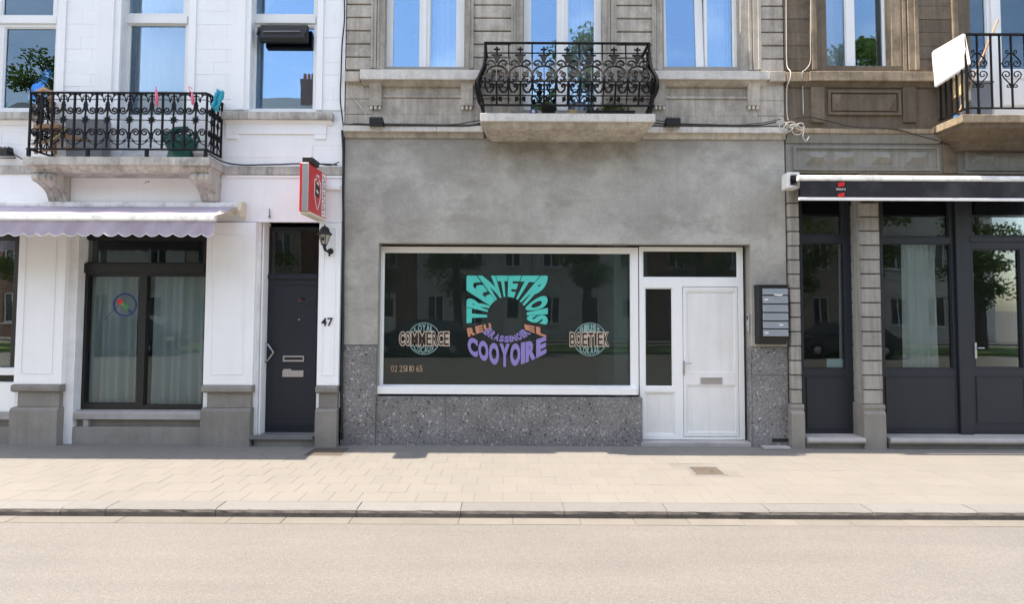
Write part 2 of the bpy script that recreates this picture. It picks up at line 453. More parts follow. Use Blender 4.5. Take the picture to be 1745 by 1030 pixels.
M['glass_shop'] = glassmat('glass_shop', 0.0, (.62, .72, .70), wav=0.0015, fmul=0.85, film=0.022)
M['glass_dark'] = glassmat('glass_dark', 0.0, (.8, .85, .84), wav=0.0015, fmul=0.75, film=0.008)
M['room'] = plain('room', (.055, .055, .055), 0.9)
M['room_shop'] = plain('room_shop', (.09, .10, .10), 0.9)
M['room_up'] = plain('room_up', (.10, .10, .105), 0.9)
M['curtain'] = clothmat('curtain', (.80, .86, .90))
M['net'] = clothmat('net', (.86, .88, .92), 0.3)
M['drape'] = clothmat('drape', (.84, .87, .86))
M['awning_lilac'] = surf('awning_lilac', (.37, .32, .38), 0.85, var=0.16, scale=2.2, fine=0.04, fscale=120, bump=0.1, bscale=8, streak=0.1, dirt=(.55, .47, .55), dirtamt=0.5)
M['awning_black'] = surf('awning_black', (.022, .021, .024), 0.8, var=0.2, scale=2.5, fine=0.06, fscale=100, bump=0.1, bscale=8, streak=0.0, dirt=(.07, .066, .066), dirtamt=0.7, dscale=2.5)
M['cream'] = surf('cream', (.68, .62, .48), 0.5, var=0.08, bump=0.03)
M['aluminium'] = surf('aluminium', (.74, .73, .71), 0.4, var=0.06, scale=3, fine=0.03, bump=0.03, dirt=(.30, .28, .26), dirtamt=0.85, dscale=5)
M['red'] = plain('red', (.62, .022, .022), 0.35)
M['decal_white'] = plain('decal_white', (.78, .76, .75), 0.5)
M['decal_black'] = plain('decal_black', (.012, .012, .012), 0.5)
M['teal_print'] = plain('teal_print', (.045, .50, .42), 0.6)
M['violet_print'] = plain('violet_print', (.24, .19, .45), 0.6)
M['orange_print'] = plain('orange_print', (.50, .22, .13), 0.6)
M['mint_print'] = plain('mint_print', (.20, .33, .31), 0.6)
M['sand_print'] = plain('sand_print', (.50, .41, .33), 0.6)
M['orange_sand'] = plain('orange_sand', (.36, .24, .15), 0.6)
M['choco_print'] = plain('choco_print', (.035, .018, .012), 0.6)
M['blue_print'] = plain('blue_print', (.02, .04, .14), 0.6)
M['green_print'] = plain('green_print', (.05, .25, .08), 0.6)
M['yellow_print'] = plain('yellow_print', (.5, .36, .04), 0.6)
M['tile'] = surf('tile', (.168, .159, .145), 0.9, var=0.06, scale=1.2, fine=0.07, fscale=160, bump=0.2, bscale=120, rnd=0.02, dirt=(.154, .145, .132), dirtamt=0.35, dscale=2.0)
def spots(m, scale, thr, dark, amt, patchy=0.5):
    """sparse small stains with their own shapes"""
    nt = m.node_tree; L = nt.links
    b = next(n for n in nt.nodes if n.type == 'BSDF_PRINCIPLED'); col = b.inputs['Base Color'].links[0].from_socket
    geo = N(nt, 'ShaderNodeNewGeometry')
    nz = N(nt, 'ShaderNodeTexNoise', Scale=scale*2.2, Detail=2.0); L.new(geo.outputs['Position'], nz.inputs['Vector'])
    vm = N(nt, 'ShaderNodeVectorMath', operation='MULTIPLY_ADD'); L.new(nz.outputs['Color'], vm.inputs[0]); k = 0.25/scale
    vm.inputs[1].default_value = (k, k, k); L.new(geo.outputs['Position'], vm.inputs[2])
    v = N(nt, 'ShaderNodeTexVoronoi', Scale=scale); L.new(vm.outputs[0], v.inputs['Vector'])
    r = ramp(nt, [(thr*0.6, 1.0), (thr, 0.0)]); L.new(v.outputs['Distance'], r.inputs['Fac'])
    sc = N(nt, 'ShaderNodeSeparateColor'); L.new(v.outputs['Color'], sc.inputs[0])
    r2 = ramp(nt, [(patchy, 0.0), (1.0, amt)]); L.new(sc.outputs[0], r2.inputs['Fac'])
    mu = N(nt, 'ShaderNodeMath', operation='MULTIPLY'); L.new(r.outputs['Color'], mu.inputs[0]); L.new(r2.outputs['Color'], mu.inputs[1])
    L.new(mixc(nt, 'MIX', mu.outputs[0], col, dark), b.inputs['Base Color'])
spots(M['tile'], 3.2, 0.055, (.08, .074, .066), 0.7)
M['tile_bed'] = surf('tile_bed', (.150, .141, .128), 0.95, bump=0)
M['kerb'] = surf('kerb', (.155, .152, .148), 0.85, var=0.12, scale=3, fine=0.14, fscale=90, bump=0.5, bscale=45, rnd=0.08, dirt=(.105, .10, .096), dirtamt=0.6, dscale=3)
M['kerb_face_shade_grime'] = surf('kerb_face_shade_grime', (.085, .075, .07), 0.9, var=0.3, scale=4, fine=0.2, fscale=60, bump=0.6, bscale=45, rnd=0.1, dirt=(.13, .125, .10), dirtamt=0.6, dscale=6)  # front face: its shade and tyre grime both put into a darker colour
M['gutter'] = surf('gutter', (.145, .135, .12), 0.9, var=0.12, scale=3, fine=0.08, fscale=120, bump=0.2, rnd=0.06)
M['asphalt'] = asphalt('asphalt', (.132, .125, .116))
spots(M['asphalt'], 0.8, 0.16, (.085, .081, .076), 0.35, 0.45)
spots(M['asphalt'], 5.0, 0.05, (.065, .062, .058), 0.6, 0.6)
M['cover'] = surf('cover', (.082, .066, .053), 0.85, var=0.15, scale=8, fine=0.12, fscale=120, bump=0.3)
M['wood'] = surf('wood', (.40, .23, .12), 0.55, var=0.2, scale=8, fine=0.08, bump=0.05)
M['pale_wood'] = surf('pale_wood', (.55, .42, .24), 0.6, var=0.15, scale=8, fine=0.08, bump=0.05)
M['teal_plastic'] = plain('teal_plastic', (.006, .10, .085), 0.4)
M['grey_plastic'] = plain('grey_plastic', (.22, .23, .25), 0.5)
M['cyan_cloth'] = surf('cyan_cloth', (.03, .42, .55), 0.9, var=0.15, bump=0.1)
M['pink'] = plain('pink', (.75, .14, .22), 0.5)
M['foam_white'] = surf('foam_white', (.80, .79, .77), 0.75, var=0.03, bump=0.06)
M['foliage'] = clothmat('foliage', (.12, .175, .05), 0.4)
M['foliage_b'] = clothmat('foliage_b', (.15, .21, .055), 0.4)
M['bark'] = surf('bark', (.07, .055, .045), 0.9, var=0.2, scale=6, bump=0.4)
M['grass'] = surf('grass', (.09, .15, .03), 0.9, var=0.25, scale=1.5, fine=0.2, bump=0.3)
M['ground'] = surf('ground', (.16, .15, .14), 0.95, bump=0)
M['brick_a'] = surf('brick_a', (.26, .14, .10), 0.9, var=0.2, scale=2, fine=0.1, bump=0.1)
M['brick_b'] = surf('brick_b', (.42, .36, .29), 0.9, var=0.2, scale=2, fine=0.1, bump=0.1)
M['render_c'] = surf('render_c', (.58, .57, .54), 0.9, var=0.12, scale=2, fine=0.06, bump=0.1)
M['slate'] = surf('slate', (.05, .052, .058), 0.6, var=0.2, bump=0.1)
M['car_paint'] = plain('car_paint', (.03, .035, .045), 0.25, spec=0.6)
M['car_silver'] = surf('car_silver', (.45, .46, .47), 0.3, var=0.02, fine=0.01, bump=0, metal=0.5)
M['tyre'] = plain('tyre', (.015, .015, .015), 0.85)
M['terracotta'] = plain('terracotta', (.42, .17, .09), 0.8)

# ------------------------------------------------------------------ lettering
_glyph = {}
def glyph(ch, bold=0.0, res=4):
    """one character as a flat mesh scaled to the unit square (verts 2D, tris); also its width/height ratio"""
    key = (ch, bold)
    if key in _glyph: return _glyph[key]
    cu = bpy.data.curves.new('glyph', 'FONT'); cu.body = ch; cu.offset = bold; cu.resolution_u = res
    cu.fill_mode = 'FRONT'
    o = bpy.data.objects.new('glyph', cu); COL.objects.link(o)
    dg = bpy.context.evaluated_depsgraph_get(); dg.update()
    me = o.evaluated_get(dg).to_mesh()
    bm = bmesh.new(); bm.from_mesh(me)
    bmesh.ops.remove_doubles(bm, verts=bm.verts, dist=1e-5)
    bmesh.ops.triangulate(bm, faces=bm.faces)
    for _ in range(4):
        es = [e for e in bm.edges if e.calc_length() > 0.09]
        if not es: break
        bmesh.ops.subdivide_edges(bm, edges=es, cuts=1)
        bmesh.ops.triangulate(bm, faces=bm.faces)
    bm.verts.ensure_lookup_table()
    vs = [(v.co.x, v.co.y) for v in bm.verts]
    fs = [tuple(v.index for v in f.verts) for f in bm.faces]
    bm.free(); o.evaluated_get(dg).to_mesh_clear()
    COL.objects.unlink(o); bpy.data.objects.remove(o); bpy.data.curves.remove(cu)
    x0, x1 = min(v[0] for v in vs), max(v[0] for v in vs); y0, y1 = min(v[1] for v in vs), max(v[1] for v in vs)
    vs = [((v[0]-x0)/(x1-x0), (v[1]-y0)/(y1-y0)) for v in vs]
    _glyph[key] = (vs, fs, (x1-x0)/(y1-y0))
    return _glyph[key]
def glyph_mb(ch, fn, bold=0.0, mb=None):
    """fn(u, v) -> world point"""
    mb = mb or MB(); vs, fs, _ = glyph(ch, bold); n = len(mb.v)
    mb.v += [Vector(fn(u, v)) for (u, v) in vs]; mb.f += [tuple(n+i for i in f) for f in fs]
    return mb
def word(mb, text, fn, bold=0.0, gap=0.12, grow=(0, 0)):
    """lay a word over u 0..1 (v 0..1), each letter filling its share"""
    ws = [(0.45 if c == ' ' else (0.42 if c in 'I1' else (1.35 if c == 'M' else 1.0))) for c in text]
    tot = sum(ws) + gap*(len(ws)-1); u = 0
    for c, w in zip(text, ws):
        if c != ' ':
            u0, u1 = u/tot - grow[0], (u+w)/tot + grow[0]
            glyph_mb(c, lambda a, b, u0=u0, u1=u1: fn(u0 + a*(u1-u0), -grow[1] + b*(1+2*grow[1])), bold, mb)
        u += w + gap
    return mb

# ================================================================== GROUND
KY0 = G(872, 857, 0.0).y          # back edge of the kerb
KY1 = G(872, 870, 0.0).y          # front edge of the kerb
RZ = -0.075                       # road level
GY1 = G(872, 895, RZ).y           # front edge of the gutter strip
ground = obj('ground', B(-400, 400, -500, 300, -0.5, -0.35), M['ground'], loc=(0, 0, 0)); tag(ground, kind='structure')
road = MB(); road.quad((-60, GY1+0.02, RZ-0.002), (60, GY1+0.02, RZ-0.002), (60, -16.0, RZ-0.002), (-60, -16.0, RZ-0.002))
road.quad((-60, -16, RZ-0.002), (-60, -16, -0.34), (60, -16, -0.34), (60, -16, RZ-0.002))
tag(obj('road', road, M['asphalt'], loc=(0, 0, 0)), kind='structure')
pav = obj('pavement', B(-60, 60, KY0+0.002, 0.4, -0.34, -0.0028), M['tile_bed'], loc=(0, 0, 0)); tag(pav, kind='structure')
# paving tiles: eight rows, running bond, the largest-looking 300 as pieces, the rest joined
rows = 8; th = -(KY0 + 0.004) / rows; tw = 0.285
cov = []   # utility covers cut out of the paving
c1 = (G(1170, 796).x, G(1240, 810).x, G(1200, 810).y, G(1200, 796).y)
c2 = (G(535, 763).x, G(600, 763).x, G(560, 778).y, G(560, 763).y)
cov = [c1, c2]
tile_me = mesh_of(B(-tw/2+0.0012, tw/2-0.0012, -th/2+0.0012, th/2-0.0012, -0.04, 0.0), 'tile', M['tile'], Vector((0, 0, 0)), bevel=0.0016)
cells = []
for r in range(rows):
    yc = -(r + 0.5) * th
    off = 0.0 if r % 2 else 0.5
    for i in range(-42, 43):
        xc = (i + off) * tw + 0.06
        if any(c[0] - tw*0.35 < xc < c[1] + tw*0.35 and c[2] - th*0.35 < yc < c[3] + th*0.35 for c in cov): continue
        d = yc - CAM.y
        vis = abs(xc) < 0.90 * d + 0.2
        cells.append((not vis, d, xc, yc))
cells.sort()
rest = MB()
for k, (hid, d, xc, yc) in enumerate(cells):
    if k < 300 and not hid:
        o = link('tile', tile_me, pav, (xc, yc, random.uniform(-0.0008, 0.0008)), (random.gauss(0, .0012), random.gauss(0, .0012), random.gauss(0, .002)))
    else:
        rest.box(xc-tw/2+0.0015, xc+tw/2-0.0015, yc-th/2+0.0015, yc+th/2-0.0015, -0.04, random.uniform(-0.0008, 0.0008))
tag(obj('tile_rest', rest, M['tile'], pav), kind='stuff')
# kerb stones
kerb = obj('kerb', B(-60, 60, KY1+0.012, KY0, -0.34, -0.012), M['tile_bed'], loc=(0, 0, 0)); tag(kerb, kind='structure')
kpx = [-70, 100, 177, 367, 608, 785, 961, 1135, 1308, 1480, 1655, 1830]
kx = [G(p, 868).x for p in kpx]
for a, b in zip(kx[:-1], kx[1:]):
    m = MB(); n = max(6, int((b-a)/0.06)); dz = random.uniform(-.003, .003)
    pro0 = None
    ring = []
    for i in range(n+1):
        x = a + 0.004 + (b-a-0.008)*i/n
        e = noise.noise(Vector((x*6, 1.3, 0)))*0.012 + noise.noise(Vector((x*19, 4.3, 0)))*0.008
        f = noise.noise(Vector((x*8, 9.3, 0)))*0.009
        prof = [(KY0-0.003, -0.33), (KY0-0.003, dz), (KY1+0.030+e, dz-0.002), (KY1+0.010+e, dz-0.012), (KY1+f, dz-0.035), (KY1-0.004, -0.33)]
        ring.append([Vector((x, y, z)) for y, z in prof])
    for i in range(n):
        for j in range(5): m.quad(ring[i][j], ring[i+1][j], ring[i+1][j+1], ring[i][j+1])
    m.poly(ring[0]); m.poly(ring[-1])
    ko = obj('kerb_stone', m, [M['kerb'], M['kerb_face_shade_grime']], kerb, loc=((a+b)/2, KY1, 0))
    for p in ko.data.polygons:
        if p.normal.y < -0.75: p.material_index = 1  # road-facing side gets the darker colour that holds its shade
o = MB().box(-60, kx[0], KY1, KY0-0.003, -0.33, 0).box(kx[-1], 60, KY1, KY0-0.003, -0.33, 0)
tag(obj('kerb_rest', o, M['kerb'], kerb), kind='stuff')
# gutter strip
gut = obj('gutter', B(-60, 60, GY1+0.004, KY1+0.012, -0.34, RZ-0.004), M['tile_bed'], loc=(0, 0, 0)); tag(gut, kind='structure')
x = -5.6
while x < 5.8:
    w = random.choice([0.5, 0.62, 0.8, 1.0])
    obj('gutter_stone', B(x+0.002, x+w-0.002, GY1, KY1-0.005, -0.3, RZ+random.uniform(0.001, 0.004)), M['gutter'], gut, bevel=0.003, loc=(x+w/2, GY1, RZ))
    x += w
# covers
for c, nm, lb in ((c1, 'access_cover', 'small brown square access cover in the sunlit paving before the white door'),
                  (c2, 'access_cover', 'brown access cover at the shadow edge beside the number 47 doorstep')):
    rt_ = thing(nm, ((c[0]+c[1])/2, (c[2]+c[3])/2, 0), lb, 'cover', 'utility covers in the pavement')
    obj('rim', MB().holed(c[0], c[1], c[2], c[3], 0, 0.03, [(c[0]+.02, c[1]-.02, c[2]+.02, c[3]-.02)]), M['bluestone'], rt_)
    rim = rt_.children[0]
    for v in rim.data.vertices:      # holed() works in a vertical plane: lay it down
        x_, y_, z_ = v.co + WL[rt_.name]
        v.co = Vector((x_, z_, 0.001 - y_)) - WL[rt_.name]
    lid = obj('lid', B(c[0]+.024, c[1]-.024, c[2]+.024, c[3]-.024, -0.03, 0.0005), M['cover'], rt_, bevel=0.003)
    for sx in (-.06, .06):
        obj('lifting_hole', MB().lathe([(.012, -.0), (.012, .0022)], ((c[0]+c[1])/2+sx, (c[2]+c[3])/2, 0), 10), M['black_plastic'], lid)

# verge, far street
vg = obj('verge', B(-60, 60, -20, -16.05, -0.34, 0.05), M['grass'], loc=(0, 0, 0)); tag(vg, kind='structure')
r2 = MB(); r2.quad((-60, -20.02, -0.06), (60, -20.02, -0.06), (60, -23, -0.06), (-60, -23, -0.06))
tag(obj('side_road', r2, M['asphalt'], loc=(0, 0, 0)), kind='structure')
tag(obj('far_pavement', B(-60, 60, -25, -23, -0.34, 0.04), M['tile'], loc=(0, 0, 0)), kind='structure')

# ================================================================== HOUSES: common helpers
def pane_window(house, name, fr, y0, glasses, frame_mat, glass_mat, depth=0.06, bevel=0.004, bead=True, beads_mat=None, open_=()):
    """fr: (x0,x1,z0,z1) of the frame; glasses: list of openings in it"""
    w = obj(name, MB().holed(*fr, y0, y0+depth, list(glasses) + list(open_)), frame_mat, house, bevel=bevel)
    for g in glasses:
        obj('pane', B(g[0]-.006, g[1]+.006, y0+depth*0.5, y0+depth*0.5+0.006, g[2]-.006, g[3]+.006), glass_mat, w)
        if bead:
            b = 0.014
            obj('glazing_bead', MB().holed(g[0]-.002, g[1]+.002, g[2]-.002, g[3]+.002, y0+depth*0.22, y0+depth*0.48,
                [(g[0]+b, g[1]-b, g[2]+b, g[3]-b)]), beads_mat or frame_mat, w)
    return w
def raised_panel(house, name, r, y, mat, proud=0.012, t=0.018, parent=None):
    """a thin moulding frame laid on a flat face"""
    return obj(name, MB().holed(*r, y-proud, y+0.002, [(r[0]+t, r[1]-t, r[2]+t, r[3]-t)]), mat, parent or house, bevel=0.004)
def profile_x(mb, x0, x1, prof):
    """profile = list of (y, z), swept along x"""
    return mb.prism(prof, 'x', x0, x1)
def curtain(mb, x0, x1, z0, z1, y, folds=9, amp=0.035, seed=0, drift=0.0):
    rnd = random.Random(seed); n = folds*8; ph = [rnd.uniform(0, 6) for _ in range(4)]
    rows_ = 6; base = len(mb.v)
    for j in range(rows_+1):
        t = j/rows_
        for i in range(n+1):
            u = i/n
            yy = y + amp*(0.6+0.4*(1-t))*math.sin(u*folds*2*PI + ph[0] + 0.8*math.sin(u*7+ph[1])) + amp*0.5*math.sin(u*folds*PI*0.7+ph[2])
            mb.v.append(Vector((x0 + (x1-x0)*u + drift*(1-t)*(u-0.5), yy, z0 + (z1-z0)*t)))
    for j in range(rows_):
        for i in range(n):
            a = base + j*(n+1) + i; mb.f.append((a, a+1, a+n+2, a+n+1))
    return mb
def room(house, x0, x1, z0, z1, mat, y0=0.262, y1=4.5):
    m = MB()
    m.quad((x0,y0,z0), (x0,y1,z0), (x0,y1,z1), (x0,y0,z1)); m.quad((x1,y1,z0), (x1,y0,z0), (x1,y0,z1), (x1,y1,z1))
    m.quad((x0,y1,z0), (x1,y1,z0), (x1,y1,z1), (x0,y1,z1))
    m.quad((x0,y0,z0), (x1,y0,z0), (x1,y1,z0), (x0,y1,z0)); m.quad((x0,y1,z1), (x1,y1,z1), (x1,y0,z1), (x0,y0,z1))
    return obj('interior', m, mat, house, fix=False)
def shell(house, x0, x1, top, mat, depth=8.0):
    m = MB()
    m.quad((x0,.27,0), (x0,depth,0), (x0,depth,top), (x0,.27,top)); m.quad((x1,depth,0), (x1,.27,0), (x1,.27,top), (x1,depth,top))
    m.quad((x1,depth,0), (x0,depth,0), (x0,depth,top), (x1,depth,top))
    obj('party_wall', m, mat, house)
    r = MB().prism([(0.0, top), (depth, top), (depth/2, top+2.2)], 'x', x0, x1)
    obj('roof', r, M['slate'], house)
def blocks(wall, name, mat, x0, x1, zlines, y0, y1, cuts=None, bevel=0.006, gap=0.006, rnd=None):
    """courses of stone between zlines; cuts(i) gives the x joints of course i"""
    for i in range(len(zlines)-1):
        a, b = sorted((zlines[i], zlines[i+1]))
        xs = [x0] + (cuts(i) if cuts else []) + [x1]
        for u, v in zip(xs[:-1], xs[1:]):
            dy = random.uniform(-.002, .002)
            obj(name, B(u+gap/2 if u != x0 else u, v-gap/2 if v != x1 else v, y0+dy, y1, a+gap/2, b-gap/2), mat, wall, bevel=bevel, loc=((u+v)/2, y0, a))

TOPZ = 8.2                    # eaves, above the picture
XW0, XG0, XG1, XB1 = X(-90, 400), X(583.5, 480), X(1341, 480), X(1850, 400)

# ================================================================== GREY HOUSE (centre)
gh = thing('grey_house', ((XG0+XG1)/2, 0.1, 0), 'grey plastered house with big lettered shop window, white door and stone upper floor', 'house')
zl_bot = Z(960, 235)                                   # top of plaster
op = RC(643, 416, 1281, 760, 0.0); op = (op[0], op[1], -0.1, op[3])
zterr_l = Z(610, 588, 0.0); zterr_r = Z(1310, 592, 0.0)
YW = 0.17                                              # plane of window and door frames
fr_w = RC(644, 421, 1088, 673, YW); fr_d = RC(1090, 421, 1268, 747, YW)
band_top = Z(870, 676, 0.10)
gw_up = []                                             # upper openings in the stone wall
YU = 0.16
for (a, b, bot) in ((655, 792, 119), (892, 1026, 192), (1128, 1262, 119)):
    r = RC(a, 0, b, bot, YU); gw_up.append((r[0]-0.004, r[1]+0.004, r[2]-0.004, 7.15))
core = obj('wall', MB().holed(XG0, XG1, -0.3, TOPZ, 0.041, 0.26,
           [(op[0]-.004, op[1]+.004, band_top-.02, op[3]+.004), (X(1091, 600, .1), op[1]+.004, -.3, op[3])] + gw_up), M['core'], gh)
obj('plaster', MB().holed(XG0+.002, XG1-.002, zterr_l, zl_bot, 0.0, 0.04, [op]), M['plaster'], gh, bevel=0.006)
# terrazzo panels
tp = [(XG0+.004, op[0]-0.012, -0.02, zterr_l-0.003, 0.006)]
for x0, x1, z0, z1, y in tp: obj('stone_panel', B(x0, x1, y, 0.06, z0, z1), M['terrazzo'], gh, bevel=0.003)
bx = [op[0]-0.010, X(760, 715, .1), X(905, 715, .1), X(1093, 715, .1)]
for a, b in zip(bx[:-1], bx[1:]):
    obj('stone_panel', B(a+.0012, b-.0012, 0.022, 0.13, -0.02, band_top), M['terrazzo'], gh, bevel=0.002)
zr2 = Z(1310, 640, 0)
obj('stone_panel', B(op[1]+.004, XG1-.004, 0.006, 0.06, -0.02, zr2-.002), M['terrazzo'], gh, bevel=0.003)
obj('stone_panel', B(op[1]+.004, XG1-.004, 0.006, 0.06, zr2+.001, zterr_l-.003), M['terrazzo'], gh, bevel=0.003)
obj('stone_panel', B(op[1]-.014, op[1]+.003, 0.014, 0.16, -0.02, zterr_l-.012), M['terrazzo'], gh, bevel=0.003)   # reveal lining by the door
obj('vent_grille', PB(1316, 748, 1345, 754, 0.0, 0.02), M['black_plastic'], gh, bevel=0.002)
# shop window
gl = RC(652, 430, 1076, 660, YW)
sw = pane_window(gh, 'shop_window', fr_w, YW, [gl], M['white_gloss'], M['glass_shop'], depth=0.07)
s = RC(640, 661, 1086, 673, 0.05); obj('window_sill', MB().prism([(0.05, s[2]), (0.05, s[3]), (YW+.01, s[3]+.02), (YW+.01, s[2])], 'x', s[0], s[1]), M['white_gloss'], sw, bevel=0.004)
# lettering on the pane
YL = YW + 0.032
def gp(px, py, k=0): p = P(px, py, YL - 0.0012*k); return (p.x, p.y, p.z)
cxp, cyp, rin = 864.0, 540.0, 33.0
def rout(a):
    c, s_ = math.cos(a), -math.sin(a)            # image y grows downwards
    t = 1e9
    if c > 1e-6: t = min(t, (933.5-cxp)/c)
    if c < -1e-6: t = min(t, (795-cxp)/c)
    if s_ < -1e-6: t = min(t, (470-cyp)/s_)
    return t
txt = 'TRENTETROIS'
ang = [188, 166, 144, 125, 106, 92, 75, 60, 42, 24, 9, -8]
ang = [190, 167, 147.5, 126, 105.5, 88.5, 70, 51, 32, 12.5, 3.0, -13]
for i, ch in enumerate(txt):
    a0, a1 = R(ang[i]-0.4), R(ang[i+1]+0.4)
    def fn(u, v, a0=a0, a1=a1):
        a = a0 + (a1-a0)*u; ro = rout(a); rr = rin+1 + v*(ro-rin-1)
        return gp(cxp + rr*math.cos(a), cyp - rr*math.sin(a))
    obj('letter', glyph_mb(ch, fn, 0.06), M['teal_print'], sw, fix=False)
def arc(text, a0, a1, r0, r1, mat, bold=0.05, ey=1.0):
    """text hanging below the ring, read left to right; r0 inner (top) r1 outer (bottom)"""
    m = MB()
    def fn(u, v):
        a = R(a0 + (a1-a0)*u); f0 = r0(u) if callable(r0) else r0; f1 = r1(u) if callable(r1) else r1
        rr = f1 + v*(f0-f1)
        return gp(cxp + rr*math.cos(a), cyp - rr*math.sin(a)*ey)
    word(m, text, fn, bold)
    return obj('lettering', m, mat, sw, fix=False)
arc('BRASSINOIR', 213, 325, 33, lambda u: 44 + 6*abs(2*u-1)**2, M['violet_print'])
def quadword(text, pts, mat, bold=0.06):
    """word in a four-cornered field: top-left, top-right, bottom-right, bottom-left (pixels)"""
    m = MB()
    def fn(u, v):
        tl, tr, br, bl = pts
        x = (tl[0]*(1-u)+tr[0]*u)*v + (bl[0]*(1-u)+br[0]*u)*(1-v); y = (tl[1]*(1-u)+tr[1]*u)*v + (bl[1]*(1-u)+br[1]*u)*(1-v)
        return gp(x, y)
    word(m, text, fn, bold)
    return obj('lettering', m, mat, sw, fix=False)
quadword('REU', [(795.5, 560), (836, 551), (838, 560), (798, 575)], M['orange_print'])
quadword('EL', [(893, 553), (931, 560), (931, 576), (895, 562)], M['orange_print'])
# COOYOIRE: fan with curved top and pointed bottom
m = MB()
def fcy(u, v):
    x = 797 + 134*u; d = 2*u-1
    top = 586 - 13*d*d + 0; bot = 626 - 24*abs(d)**1.6
    return gp(x, bot + (top-bot)*v)
word(m, 'COOYOIRE', fcy, 0.06, 0.05); obj('lettering', m, M['violet_print'], sw, fix=False)
# round emblems
def emblem(cx, cy, rr, x0, x1, y0, y1, main, topw, botw):
    m = MB(); n = 48
    for i in range(n):
        a, b = 2*PI*i/n, 2*PI*(i+1)/n
        m.quad(gp(cx+rr*math.cos(a), cy+rr*math.sin(a)), gp(cx+rr*math.cos(b), cy+rr*math.sin(b)),
               gp(cx+(rr-1.3)*math.cos(b), cy+(rr-1.3)*math.sin(b)), gp(cx+(rr-1.3)*math.cos(a), cy+(rr-1.3)*math.sin(a)))
    obj('emblem_ring', m, M['mint_print'], sw, fix=False)
    m = MB()
    def ft(u, v):
        x = cx - rr*0.62 + rr*1.24*u; h = math.sqrt(max(0, (rr-2.5)**2 - (x-cx)**2))
        return gp(x, (y0-1.2) + (-(h) + cy - (y0-1.2))*v)
    word(m, topw, ft, 0.03, 0.1)
    def fb(u, v):
        x = cx - rr*0.62 + rr*1.24*u; h = math.sqrt(max(0, (rr-2.5)**2 - (x-cx)**2))
        return gp(x, (y1+1.2)*v + (cy+h)*(1-v))
    word(m, botw, fb, 0.03, 0.1); obj('emblem_word', m, M['mint_print'], sw, fix=False)
    m = MB(); word(m, main, lambda u, v: gp(x0+(x1-x0)*u, y1-(y1-y0)*v, 1), 0.10, 0.22, (.016, .07)); obj('emblem_word', m, M['sand_print'], sw, fix=False)
    m = MB(); word(m, main, lambda u, v: gp(x0+(x1-x0)*u, y1-(y1-y0)*v, 2), 0.012, 0.22); obj('emblem_word', m, M['choco_print'], sw, fix=False)
emblem(722.5, 577.5, 27.5, 681, 765, 566.5, 589, 'COMMERCE', 'LOYAL', 'LOCAUX')
emblem(1005.5, 578.8, 28.5, 971.5, 1037.5, 567.5, 590, 'BOETIEK', 'Blust', 'LOKAAL')
m = MB(); word(m, '02 251 10 65', lambda u, v: gp(666+54*u, 634-10.5*v), 0.0, 0.12); obj('telephone_number', m, M['orange_sand'], sw, fix=False)
# door unit
dg = [RC(1095, 427, 1258, 474, YW), RC(1099, 491, 1147, 660, YW)]
leaf = RC(1164, 489, 1259, 746, YW)
duf = pane_window(gh, 'door_frame', (fr_d[0], fr_d[1], 0.055, fr_d[3]), YW, dg, M['white_gloss'], M['glass_shop'], depth=0.07, open_=[RC(1099, 669, 1150, 742, YW), leaf])
lp = RC(1099, 669, 1150, 742, YW)
obj('lower_panel', B(lp[0]-.01, lp[1]+.01, YW+.03, YW+.05, lp[2]-.01, lp[3]+.01), M['door_white'], duf)
obj('panel_bead', MB().holed(*lp, YW+.014, YW+.034, [(lp[0]+.02, lp[1]-.02, lp[2]+.02, lp[3]-.02)]), M['white_gloss'], duf, bevel=.004)
p1, p2 = RC(1170, 497, 1253, 636, YW), RC(1170, 657, 1255, 738, YW)
door = obj('door', MB().holed(leaf[0]+.006, leaf[1]-.006, leaf[2]+.008, leaf[3]-.006, YW-.002, YW+.045, [p1, p2]), M['door_white'], gh, bevel=0.004)
for q in (p1, p2):
    obj('door_panel', B(q[0]-.008, q[1]+.008, YW+.014, YW+.03, q[2]-.008, q[3]+.008), M['door_white'], door)
    obj('panel_bead', MB().holed(q[0], q[1], q[2], q[3], YW+.004, YW+.0135, [(q[0]+.016, q[1]-.016, q[2]+.016, q[3]-.016)]), M['white_gloss'], door, bevel=.004)
q = RC(1194, 644, 1231, 655, YW-.01)
obj('letter_slot', MB().holed(*q, YW-.012, YW, [(q[0]+.02, q[1]-.02, q[2]+.02, q[3]-.018)]).box(q[0]+.02, q[1]-.02, YW-.006, YW-.002, q[2]+.02, q[3]-.018), M['steel'], door, bevel=.002)
h = P(1165, 619, YW)
obj('door_handle', MB().box(h.x-.014, h.x+.014, YW-.012, YW, h.z-.17, h.z+.03).tube([(h.x, YW-.01, h.z), (h.x, YW-.05, h.z), (h.x+.10, YW-.05, h.z)], .009, 8), M['steel'], door, bevel=.002)
obj('keyhole', MB().lathe([(.008, 0), (.008, .003)], (h.x, YW-.0155, h.z-.11), 10, 'y'), M['black_plastic'], door)
th_ = RC(1094, 747, 1280, 757, 0.0)
obj('threshold', B(op[0]+X(1093, 750, 0)-op[0], op[1]-.016, 0.012, YW+.1, -0.02, 0.052), M['pale_step'], gh, bevel=.006)
# interior: shop and hall, blinds, back counter
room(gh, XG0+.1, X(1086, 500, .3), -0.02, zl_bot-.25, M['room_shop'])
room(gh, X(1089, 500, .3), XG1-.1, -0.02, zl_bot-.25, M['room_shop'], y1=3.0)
obj('partition', B(X(1046, 540, .9), X(1086, 540, .3)-.02, .9, 2.6, -.01, zl_bot-.4), M['white'], gh)
